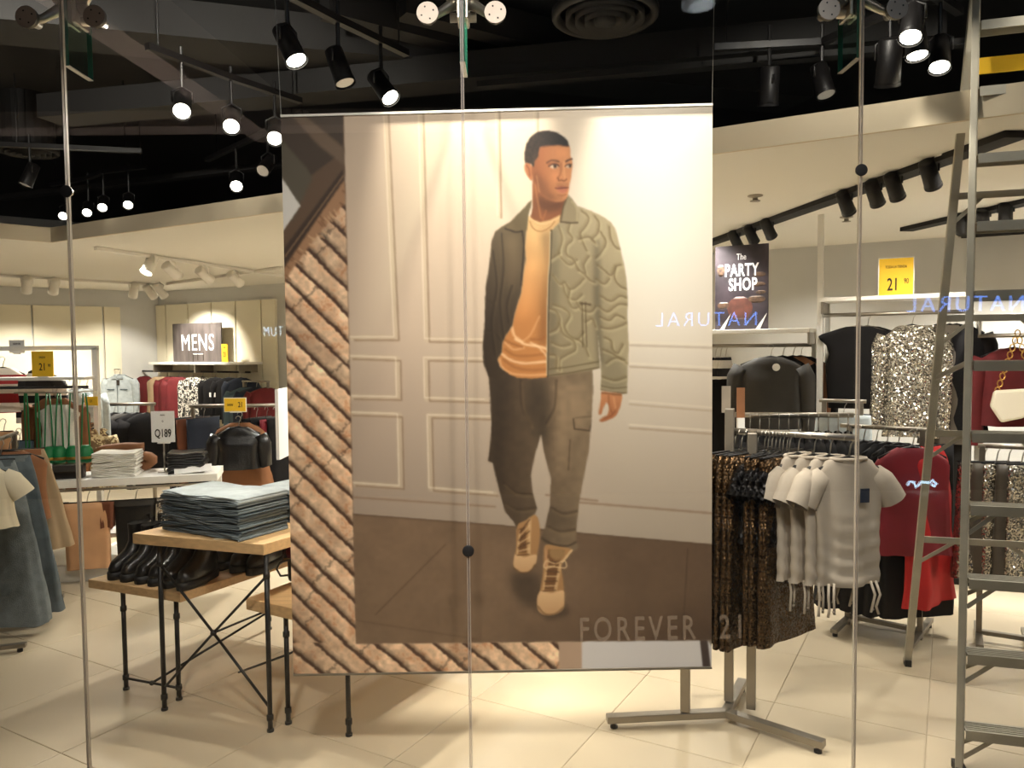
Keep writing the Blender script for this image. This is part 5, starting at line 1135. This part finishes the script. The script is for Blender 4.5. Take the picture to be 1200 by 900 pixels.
p = atY(281, 482, 6.45); put(top('brown_coat', 'long brown coat hanging face-on behind the black puffer left of the poster', 'coat', 'brown_cloth', .66, .42, .62, None, .06, .012, 55), (p.x, 6.45, p.z), .05)
p = atY(279, 487, 6.28); put(top('puffer_jacket', 'black cropped puffer jacket hung in front of the brown coat', 'jacket', 'leather_black', .34, .38, .36, 'long', .08, .012, 56, sl_len=.26), (p.x, 6.28, p.z), .05)
card(275.5, 474.5, 6.2, .17, .105, [('DESDE', .016, -.0, .7), ('21', .042, 0, .7)], 'yellow sale card above the black puffer jacket', name='sale_card', frame_='white_card')
t = [q for q in bpy.data.objects if q.name.startswith('sale_card') and q.parent is None][-1]
for c in t.children:
    if c.name.startswith('lettering'): c.location.x = -.04 if c.dimensions.z < .03 else .045
# white side panel against the poster's left edge
p = atY(333, 495, 5.0); t = MB().box((0, 0, .0), (.02, .3, .45)).build('side_partition', 'white_card'); t.location = (p.x, p.y, p.z); tag(t, 'narrow white panel showing at the poster left edge', 'panel')
# ---------------------------------------------------------------- mens wall
TW = TB - .05
def at_w(px, py, off=.25): return atT(px, py, TB - off)
sh0, sh1 = at_w(186, 427, .2), at_w(297, 424, .2); zsh = (sh0.z + sh1.z) / 2
ms = thing('wall_shelf', 'white wall shelf carrying the MENS sign', 'shelf', up_((sh0 + sh1) / 2, zsh), SHOP); Lh = (sh1 - sh0).length
MB().box((0, 0, 0), (Lh, .34, .035)).build('board', 'white_metal', ms, bevel=.003); MB().tube([(-Lh / 2 - .3, -.06, -.12), (Lh / 2, -.06, -.12)], .014, 8).build('rail', 'black_metal', ms, True)
for k in (-.45, 0, .45): MB().box((Lh * k, .0, -.07), (.02, .32, .12)).build('bracket', 'satin_steel', ms)
mat('mens_print', (86, 78, 76), .5, var=.6, scale=3, stretch=(3, 1, .6))
sg0 = at_w(231, 401, .22); t = thing('wall_sign', 'dark picture sign reading MENS on the wall shelf', 'sign', up_(sg0, zsh + .018), SHOP); sw_, sh_ = 1.04, .555
MB().box((0, .0, sh_ / 2), (sw_, .02, sh_)).build('board', 'mens_print', t); text('MENS', .235, 'white_ink', t, (.02, -.0125, sh_ * .48), .80, .003, 0.0, 1.1)
for k in (-.08, .02, .14): MB().box((k, -.012, .06 + .02 * (k > 0)), (.012, .003, .12)).build('printed_figure', 'ink', t)
MB().box((.03, -.012, .115), (.22, .003, .012)).build('printed_line', 'white_ink', t)
p = at_w(263.5, 414, .30); card(263.5, 414, TB - .30, .125, .26, [('21', .07, -.02, .6), ('SALE', .018, .08, .7)], 'yellow sale card at the right of the MENS sign', plane='T', rz=SHOP, name='sale_card')
def hang_w(px, o, z=None, off=.26, rz=0.0): p = at_w(px, 430, off); return put(o, (p.x, p.y, (zsh - .12 if z is None else z) + .014), SHOP + rz)
hang_w(169, top('sweater', 'plain dark red sweater, leftmost on the mens wall', 'sweater', 'maroon_cloth', .62, .42, .46, 'long', .06, .014, 61), rz=.25)
hang_w(187, top('cardigan', 'tan cardigan edge between the red sweaters', 'cardigan', 'tan_cloth', .60, .36, .40, None, .05, .014, 66), rz=.9)
t = hang_w(199, top('sweater', 'red sweater with pale lettering print on the mens wall', 'sweater', 'maroon_cloth', .66, .42, .46, 'long', .06, .014, 62), rz=.3)
MB().bar((-.03, -.075, -.17), (-.06, -.085, -.55), .004, .035, (1, 0, 0)).build('print', 'white_ink', t); MB().bar((.04, -.075, -.17), (.05, -.08, -.30), .004, .03, (1, 0, 0)).build('print', 'white_ink', t)
hang_w(209, top('sweater', 'red sweater behind the printed one on the mens wall', 'sweater', 'maroon_cloth', .66, .40, .44, 'long', .05, .014, 63), rz=.5)
hang_w(226, top('shirt', 'white shirt with black brush pattern on the mens wall', 'shirt', 'speckle', .62, .40, .46, 'long', .06, .014, 64), rz=.2)
hang_w(237, top('shirt', 'second brush-patterned white shirt overlapped by the black jacket', 'shirt', 'speckle', .62, .38, .42, 'long', .05, .014, 65), off=.2, rz=.3)
t = hang_w(252, top('sweatshirt', 'black sweatshirt with small white print on the mens wall', 'sweatshirt', 'black_cloth', .58, .42, .46, 'long', .06, .014, 67), rz=.25, off=.30)
MB().box((.0, -.075, -.33), (.10, .004, .06)).build('print', 'white_ink', t)
hang_w(268, top('sweatshirt', 'black sweatshirt second from the printed one on the mens wall', 'sweatshirt', 'black_cloth', .55, .42, .46, 'long', .06, .014, 68), rz=.35)
hang_w(282, top('jacket', 'navy jacket at the right end of the mens wall rail', 'jacket', 'navy_cloth', .52, .42, .44, 'long', .06, .014, 69), rz=.4)
zz = at_w(300, 447, .6).z
p = [at_w(x, 447, .6) for x in (284, 316)]
rk = rack('clothes_rack', 'low steel rack of flannel shirts at the right of the mens wall', up_(p[0], 0), up_(p[1], 0), zz, .2, .03)
for k, (px, mm, lb) in enumerate(((288, 'slate_cloth', 'slate blue flannel shirt on the low mens rack'), (300, 'navy_cloth', 'navy flannel shirt on the low mens rack'), (312, 'maroon_cloth', 'maroon flannel shirt on the low mens rack'))):
    q = at_w(px, 447, .6); put(top('flannel_shirt', lb, 'shirt', mm, .50, .46, .48, 'long', .07, .012, 71 + k), (q.x, q.y, zz + .014), SHOP + .5)
# pale denim jacket against the left wall
k_ = on_left(132); p = corner + ld * k_ + ln * .32; zz = atY(132, 432, p.y).z
put(top('denim_jacket', 'pale washed denim jacket hanging by the left wall', 'jacket', 'denim_light', .56, .44, .44, 'long', .06, .010, 81, collar='denim_light'), (p.x, p.y, zz), -.1)
dj = bpy.data.objects['denim_jacket']
for sx in (-1, 1): MB().box((sx * .10, -.068, -.30), (.11, .006, .014)).build('pocket_flap', 'denim_dark', dj); MB().box((sx * .05, -.06, -.125), (.07, .02, .035)).build('collar_leaf', 'denim_light', dj)
MB().box((0, -.070, -.40), (.012, .006, .48)).build('placket', 'denim', dj); MB().box((.02, -.075, -.20), (.04, .004, .07)).build('swing_tag', 'ink', dj)
t = thing('garment_arm', 'steel wall arm holding the pale denim jacket', 'wall arm', (p.x, p.y, zz)); MB().tube([(0, 0, -.012), tuple(-ln * .30 + Vector((0, 0, -.012)))], .008, 8).build('arm', 'steel', t)
# ---------------------------------------------------------------- right: three-way floor rack
HB = atZ(851, 846)
ends = [atZ(711, 853), atZ(966, 884), atZ(870, 808)]
posts = [atZ(803, 849), atZ(880, 846), atZ(854, 836)]
r3 = thing('three_way_rack', 'brushed steel three-way clothes rack right of the poster', 'clothes rack', HB); ob = HB.copy()
for e_ in ends:
    e_ = e_ - ob; MB().bar(Vector((0, 0, .04)), e_ + Vector((0, 0, .04)), .042, .03).build('base_arm', 'satin_steel', r3, bevel=.003); q = e_ * .94; MB().lathe([(.016, 0), (.016, .01), (.006, .014), (.006, .028)], q, 10).build('leveller', 'black_metal', r3, True)
zr1 = atY(930, 509, 3.12).z
heights = [1.30, zr1 - .02, 1.30]
for p_, h in zip(posts, (1.10, zr1, 1.33)):
    q = p_ - ob; MB().box((q.x, q.y, h / 2 + .03), (.038, .038, h - .06), -.35).build('post', 'satin_steel', r3, bevel=.003)
R1a, R1b = atY(856, 505, 3.28), atY(1006, 514, 2.98); R1a.z = R1b.z = zr1
MB().tube([R1a - ob, R1b - ob], .0135, 10).build('rail', 'steel', r3, True)
R2a, R2b = atY(862, 490, 3.62), atY(1000, 492, 3.55); R2a.z = R2b.z = 1.27
MB().tube([R2a - ob, R2b - ob], .0125, 10).build('rail', 'steel', r3, True); MB().bar(posts[2] - ob + Vector((0, 0, 1.3)), R2a - ob, .02, .02).build('rail_bracket', 'satin_steel', r3)
MB().bar(posts[1] - ob + Vector((0, 0, zr1)), R1a.lerp(R1b, .2) - ob, .02, .02).build('rail_bracket', 'satin_steel', r3)
R3 = atY(790, 560, 3.2)
MB().bar(posts[0] - ob + Vector((0, 0, 1.09)), posts[1] - ob + Vector((0, 0, 1.09)), .018, .018).build('cross_bar', 'satin_steel', r3)
rd_ = (R1b - R1a).normalized(); perp = math.atan2(rd_.y, rd_.x) + math.pi / 2
proto = {}
def rail_row(key, maker, spots, label, group, rz, jit=.06):
    o = None
    for i, p in enumerate(spots):
        lb = label[i] if isinstance(label, list) else label
        if key not in proto: o = maker(lb, group); proto[key] = o; put(o, p, rz + random.uniform(-jit, jit))
        else: dup(proto[key], p, rz + random.uniform(-jit, jit), lb, group)
def rp(k, dz=.0): q = R1a.lerp(R1b, k); return Vector((q.x, q.y, q.z + .0135 + dz))
rail_row('bz', lambda l, g: drape('sequin_trousers', l, 'trousers', 'bronze_sequin', .80, .36, .40, .022, .012, 3, 91, g), [rp(k) for k in (.03, .09, .15, .22)], ['leftmost bronze sequined trousers on the three-way rack', 'second bronze sequined trousers in the left group of the three-way rack', 'third bronze sequined trousers in the left group of the three-way rack', 'bronze sequined trousers beside the black sequined tops'], 'bronze sequined trousers', perp - .25)
rail_row('bk', lambda l, g: top('sequin_blouse', l, 'top', 'black_sequin', .36, .34, .36, 'short', .03, .01, 92, group=g), [rp(k) for k in (.28, .34, .40, .46)], [o_ + ' short black sequined top from the left on the three-way rack' for o_ in ORD], 'black sequined tops', perp - .2)
rail_row('bz2', lambda l, g: drape('sequin_trousers', l, 'trousers', 'bronze_sequin', .76, .36, .38, .024, .012, 3, 93, g), [rp(k) for k in (.31, .37, .43, .48)], [o_ + ' bronze sequined trousers from the left in the right group' for o_ in ORD], 'bronze sequined trousers, right group', perp - .2)
# ruched taupe T-shirts
def tee(label, group=None):
    t = top('ruched_tshirt', label, 'T-shirt', 'taupe_cloth', .50, .32, .27, 'short', .030, .014, 95, group=group, ruche=.006, nr=26)
    for sx in (-1, 1):
        pass
        for off in (0, .022): MB().tube([(sx * (.10 - off), -.035, -.58), (sx * (.11 - off), -.05, -.63), (sx * (.10 - off), -.04, -.68 - off), (sx * (.108 - off), -.045, -.71 + off)], .005, 6).build('drawstring', 'taupe_cloth', t, True)
    MB().tube([(.075 * math.cos(a), .034 * math.sin(a), -.097) for a in [i * math.pi / 6 for i in range(13)]], .007, 6).build('neckband', 'taupe_cloth', t, True)
    return t
for k, px, Y, rz, lb in ((0, 953, 3.10, .62, 'taupe ruched T-shirt furthest back on the three-way rack'), (1, 966, 3.06, .56, 'taupe ruched T-shirt second from the back on the three-way rack'), (2, 980, 3.02, .5, 'taupe ruched T-shirt third on the three-way rack'), (3, 1003, 2.97, .16, 'taupe ruched T-shirt facing the window at the rail end')):
    q = R1a.lerp(R1b, (.55, .67, .79, .93)[k]); q.z = zr1 + .0135
    o = tee(lb, 'taupe ruched T-shirts') if k == 0 else dup(proto['tee'], q, None, lb); proto.setdefault('tee', o); o.location = q
    if k == 3: MB().box((.035, -.056, -.235), (.038, .003, .055)).build('swing_tag', 'navy_cloth', o)
    o.location = q; o.rotation_euler = (0, 0, rz)
# hangers crowding the rear rail
r2 = (R2b - R2a).normalized(); perp2 = math.atan2(r2.y, r2.x) + math.pi / 2
rail_row('rear', lambda l, g: top('dark_blouse', l, 'top', 'black_cloth', .52, .38, .40, 'short', .028, .01, 97, group=g), [Vector((q.x, q.y, q.z + .0125)) for q in along(R2a, R2b, 12)], [o_ + ' dark top from the left on the rear rail of the three-way rack' for o_ in ORD], 'dark tops on the rear rail', perp2 - .2)
# clear sign holders on the rack
for px, py, Y, lb in ((868, 472, 3.3, 'small brown card in a clear holder on the three-way rack'),):
    p = atY(px, py, Y); t = thing('rail_sign', lb, 'sign', p); MB().box((0, 0, 0), (.035, .004, .13)).build('card', 'brown_cloth', t); MB().box((0, .0, -.09), (.03, .02, .05)).build('clip', 'white_metal', t); MB().cyl((0, 0, -.10), (0, 0, zr1 - p.z), .006).build('stem', 'steel', t)
p = atY(851, 468, 3.45); t = thing('rail_sign', 'pale blank sign strip beside the poster right edge', 'sign', p); MB().box((0, 0, 0), (.04, .004, .12)).build('card', 'taupe_cloth', t); MB().cyl((0, 0, -.30), (0, 0, -.06), .006).build('stem', 'steel', t)
# ---------------------------------------------------------------- second rack with red and black dresses
D0, D1 = atY(985, 498, 4.35), atY(1094, 505, 4.05); zd = (D0.z + D1.z) / 2
rack('clothes_rack', 'steel floor rack of red and black dresses behind the T-shirts', up_(D0, 0), up_(D1, 0), zd, .26, .05)
dd = (D1 - D0); perp3 = math.atan2(dd.y, dd.x) + math.pi / 2
def dp(k): q = D0.lerp(D1, k); return Vector((q.x, q.y, zd + .0125))
for k, u_ in enumerate((.12, .26, .40, .52, .64)):
    put(top('black_dress', ('first', 'second', 'third', 'fourth', 'fifth')[k] + ' long black dress from the left on the red dress rack', 'dress', 'black_cloth', .92, .38, .46, None, .05, .02, 101 + k), dp(u_), perp3 - .55)
put(top('crimson_dress', 'dark crimson dress on the rack behind the T-shirts', 'dress', 'crimson_cloth', .56, .38, .42, None, .055, .02, 106), dp(.76) - Vector((.05, .12, .0)), perp3 - .9)
put(top('red_dress', 'bright red long dress at the rack end by the ladder', 'dress', 'red_cloth', .84, .34, .44, None, .05, .024, 107), dp(.97), perp3 - .25)
put(drape('black_skirt', 'long black skirt in front of the crimson dress', 'skirt', 'black_cloth', .92, .40, .44, .04, .014, 4, 108), dp(.86), perp3 - .7)
# ---------------------------------------------------------------- wall frames at right
TF = 5.76
def up_post(px, label, z1=CEIL, t=TF):
    p = atT(px, 400, t); o = MB().box((0, 0, z1 / 2), (.038, .038, z1)).build('upright_post', 'white_metal'); o.location = (p.x, p.y, 0); o.rotation_euler = (0, 0, SHOP); tag(o, label, 'post'); return p
up_post(961, 'white floor-to-ceiling post between the two right wall shelves')
def shelf_unit(label, pxa, pxb, pya, pyb, raildrop, t=TF):
    a, b = atT(pxa, pya, t), atT(pxb, pyb, t); z = (a.z + b.z) / 2; c = up_((a + b) / 2, z); o = thing('wall_shelf', label, 'shelf', c, SHOP); L_ = (b - a).length
    MB().box((0, .03, -.012), (L_, .32, .028)).build('board', 'white_metal', o, bevel=.003)
    MB().tube([(-L_ / 2, -.02, -raildrop), (L_ / 2, -.02, -raildrop)], .013, 8).build('rail', 'satin_steel', o, True)
    for sx in (-1, 1):
        MB().box((sx * (L_ / 2 - .01), .02, -raildrop / 2), (.012, .26, raildrop * .9)).build('bracket', 'satin_steel', o); MB().box((sx * (L_ / 2 - .012), .17, -z / 2), (.03, .03, z)).build('post', 'white_metal', o)
    return o, z, L_
uA, zA_, LA_ = shelf_unit('white wall shelf carrying the party poster', 800, 952, 391, 382, .115)
uB, zB_, LB_ = shelf_unit('white wall shelf carrying the yellow sale card', 964, 1142, 351, 343, .115)
uC, zC_, LC_ = shelf_unit('white wall shelf behind the ladder carrying the chain bag rail', 1146, 1290, 370, 366, .13)
mat('party_print', (48, 38, 44), .5, var=.75, scale=7)
pp = atT(869, 333, TF + .02); pw, ph_ = .385, .62
t = thing('wall_sign', 'dark picture poster reading The PARTY SHOP on the right shelf', 'sign', up_(pp, zA_ + .003), SHOP)
MB().box((0, 0, ph_ / 2), (pw, .012, ph_)).build('board', 'party_print', t)
text('The', .045, 'white_ink', t, (.0, -.0075, ph_ * .86), .7, .001); text('PARTY', .088, 'white_ink', t, (0, -.0075, ph_ * .70), .62, .001, .003, 1.08); text('SHOP', .088, 'white_ink', t, (0.01, -.0075, ph_ * .53), .62, .001, .003, 1.08)
mat('print_gold', (84, 62, 46), .5, var=.8, scale=40); mat('print_rust', (86, 48, 38), .5, var=.6, scale=16)
for x, z, w_, h_ in ((-.15, .44, .03, .05), (.13, .40, .05, .02), (.12, .33, .06, .018), (.11, .22, .07, .03), (-.13, .18, .05, .03), (.14, .27, .04, .015)): MB().ball((x, -.0055, z), 1, 12, 6, (w_, .0015, h_)).build('printed_patch', 'print_gold', t, True)
MB().ball((-.01, -.0055, .16), .09, 14, 8, (1.1, .02, 1)).build('printed_patch', 'print_rust', t, True)
for x, lean_ in ((-.16, .05), (.10, .05)): MB().prism([(x, .0), (x + .035, .0), (x + .035 + lean_, .12)], 'y', -.0085, -.0068).build('easel_foot', 'white_metal', t)
card(1050, 326, TF, .205, .265, [('21', .082, -.045, .62), ('TODA LA TIENDA', .018, .075, .62), ('90', .034, -.022, .6)], 'yellow sale card reading 21 on the right wall shelf', plane='T', rz=SHOP, name='sale_card', frame_='white_card')
t = [q for q in bpy.data.objects if q.name.startswith('sale_card') and q.parent is None][-1]
for c in t.children:
    if c.name.startswith('lettering') and .028 < c.dimensions.z < .06: c.location.x = .062
    elif c.name.startswith('lettering') and c.dimensions.z > .06: c.location.x = -.018
def hang_r(px, o, zrail, off=-.02, rz=0.0): p = atT(px, 420, TF + off); return put(o, (p.x, p.y, zrail + .013), SHOP + rz)
zrA, zrB = zA_ - .115, zB_ - .115
hang_r(903, top('blouse', 'dark grey long-sleeved blouse with round white tag on the right wall', 'blouse', 'charcoal_cloth', .50, .44, .44, 'long', .06, .012, 111, sl_len=.46), zrA, -.16, .15)
t = bpy.data.objects['blouse']; MB().tube([(.04, -.062, -.165), (.04, -.060, -.165)], [.026, .026], 16).build('round_tag', 'white_card', t)
for k, (px, mm, lb) in enumerate(((917, 'black_cloth', 'black blouse just behind the dark grey one on the right wall'), (929, 'brown_cloth', 'dusty pink blouse behind the dark blouses'), (938, 'black_cloth', 'black blouse against the white right wall post'))):
    hang_r(px, top('blouse', lb, 'blouse', mm, .52, .40, .42, 'long', .05, .012, 112 + k, sl_len=.46), zrA, .0 + .05 * k, .5)
for k, px in enumerate((826, 832, 838, 844, 850)):
    hang_r(px, drape('striped_trousers', '%s black and white trousers on white hangers by the poster right edge' % ORD[k], 'trousers', 'black_stripe', .16, .10, .16, .02, .006, 3, 116, 'black and white trousers', 'white_metal'), zrA, 0, 1.0)
hang_r(846, drape('dark_trousers', 'dark trousers hanging low by the poster right edge', 'trousers', 'black_cloth', .62, .30, .32, .06, .014, 4, 118), zrA - .14, .1, .3)
hang_r(1005, sleeveless('camisole', 'black sleeveless top on the right wall rail', 'top', 'black_cloth', .56, .42, .37, 121), zrB, rz=.1)
hang_r(1016, sleeveless('camisole', 'second black sleeveless top half hidden behind the first', 'top', 'black_cloth', .54, .40, .37, 122), zrB, .1, .3)
hang_r(1068, top('sequin_dress', 'silver sequined long-sleeved dress on the right wall rail', 'dress', 'silver_sequin', .74, .34, .34, 'long', .05, .012, 123, sl_len=.62), zrB, -.03, .1)
hang_r(1098, top('sequin_dress', 'second silver sequined dress behind the ladder rail', 'dress', 'silver_sequin', .74, .30, .34, 'long', .05, .012, 124, sl_len=.6), zrB, .06, .5)
hang_r(1112, top('grey_dress', 'dark grey shimmering dress beside the sequined ones', 'dress', 'grey_satin', .78, .34, .38, 'long', .06, .02, 125, sl_len=.6), zrB, .08, .4)
hang_r(1120, top('black_coat', 'black coat at the end of the right wall rail by the ladder', 'coat', 'black_cloth', .72, .36, .40, 'long', .06, .012, 126), zrB, .1, .3)
p = atT(988, 494, TF - .45); a_ = atT(960, 480, TF - .45); b_ = atT(1015, 480, TF - .45)
rack('clothes_rack', 'low steel rack holding pale denim shorts below the black top', up_(a_, 0), up_(b_, 0), a_.z + .06, .2, .03)
put(drape('denim_shorts', 'pale blue denim shorts below the black sleeveless top', 'shorts', 'denim_light', .26, .32, .36, .05, .008, 3, 127), (p.x, p.y, a_.z + .072), SHOP + .1)
# lower shelf with folded jeans, dark stock along the wall
bs = thing('low_cabinet', 'low dark cabinet along the right wall carrying folded jeans', 'cabinet', up_(atT(880, 560, TF + .62), 0), SHOP)
MB().box((.0, 0, .33), (1.5, .40, .62)).build('carcass', 'black_paint', bs, bevel=.004); MB().box((0, 0, .655), (1.54, .44, .03)).build('top', 'white_metal', bs, bevel=.003); MB().box((0, -.19, .03), (1.5, .02, .06)).build('kickboard', 'black_metal', bs)
for sx in (-.5, 0, .5): MB().box((sx, -.205, .34), (.47, .012, .54)).build('door', 'charcoal_cloth', bs); MB().box((sx + .18, -.215, .42), (.012, .012, .10)).build('handle', 'steel', bs)
for j, px in enumerate((838, 858, 905, 930)):
    q = atT(px, 530, TF + .60)
    for k in range(3): folded('folded_jeans', '%s folded jeans in the stack %s on the low right cabinet' % (('bottom', 'middle', 'top')[k], ('nearest the poster', 'second from the poster', 'third from the poster', 'furthest right')[j]), 'jeans', ('denim', 'denim_dark', 'denim')[k], (q.x, q.y, .6705 + k * .03), SHOP, .30, .26, .029, 130 + j * 4 + k, 'folded jeans stack %d on the low cabinet' % (j + 1))
# behind the ladder: chain bag, sequined trousers, dark column
p = atT(1188, 384, TF - .02); t = thing('chain_bag', 'white shoulder bag with gold chain hanging behind the ladder', 'handbag', (p.x, p.y, zC_ - .13 + .013), SHOP)
zt_ = -.36
MB().prism([(-.10, zt_), (.14, zt_ + .02), (.16, zt_ - .10), (.05, zt_ - .17), (-.06, zt_ - .20), (-.12, zt_ - .10)], 'y', -.05, .03).build('body', 'bag_white', t, bevel=.015)
for sx in (-1, 1):
    for i in range(9):
        q = i / 8; x = sx * .10 * (1 - q) + .02; z = zt_ + (.0 - zt_) * q; MB().tube([(x + .014 * math.cos(a), -.01, z + .022 * math.sin(a)) for a in [j * math.pi / 4 for j in range(9)]], .004, 5).build('chain_link', 'gold', t, True)
sq_a, sq_b = atT(1146, 522, TF - 1.0), atT(1215, 522, TF - 1.0); sq_b.z = sq_a.z
rack('clothes_rack', 'floor rack of silver sequined garments behind the ladder', up_(sq_a, 0), up_(sq_b, 0), sq_a.z, .2, .02)
for k, (u_, mm, lb) in enumerate(((.1, 'silver_sequin', 'silver sequined trousers first on the rack behind the ladder'), (.32, 'grey_satin', 'grey satin trousers second on the rack behind the ladder'), (.52, 'silver_sequin', 'silver sequined trousers third on the rack behind the ladder'), (.75, 'grey_satin', 'taupe satin top with white tag on the rack behind the ladder'), (.95, 'silver_sequin', 'silver sequined trousers last on the rack behind the ladder'))):
    q = sq_a.lerp(sq_b, u_); put(drape('party_trousers', lb, 'trousers', mm, .62, .26, .30, .035, .016, 4, 150 + k), (q.x, q.y, sq_a.z + .0125), SHOP + .5)
p = atT(1110, 620, TF + .2); t = thing('display_column', 'black display column behind the ladder', 'column', up_(p, 0), SHOP); MB().box((0, 0, .53), (.26, .26, 1.06)).build('shaft', 'black_paint', t, bevel=.004); MB().box((0, 0, .02), (.30, .30, .04)).build('base', 'black_metal', t)
p = atZ(1093, 655); t = thing('shoe', 'tan shoe on the floor beside the black column', 'shoe', up_(p, 0), -.6)
shell([(0, .11, .04, 0), (.015, .115, .043, 0), (.04, .10, .038, .2), (.06, .05, .03, .2)], 20, 3, .002, 1, 2.2, cap0=True, cap1=True).build('upper', 'tan_cloth', t, True); MB().box((0, 0, .006), (.22, .07, .012)).build('sole', 'brown_cloth', t, bevel=.005)
for px, lb in ((1186, 'wall rail stock of dark red clothing behind the ladder'),):
    q = atT(px, 470, TF + .15); put(top('maroon_jacket', 'dark maroon jacket behind the white bag', 'jacket', 'maroon_cloth', .5, .4, .42, 'long', .06, .012, 160), (q.x, q.y, zC_ - .13 + .013), SHOP + .3)
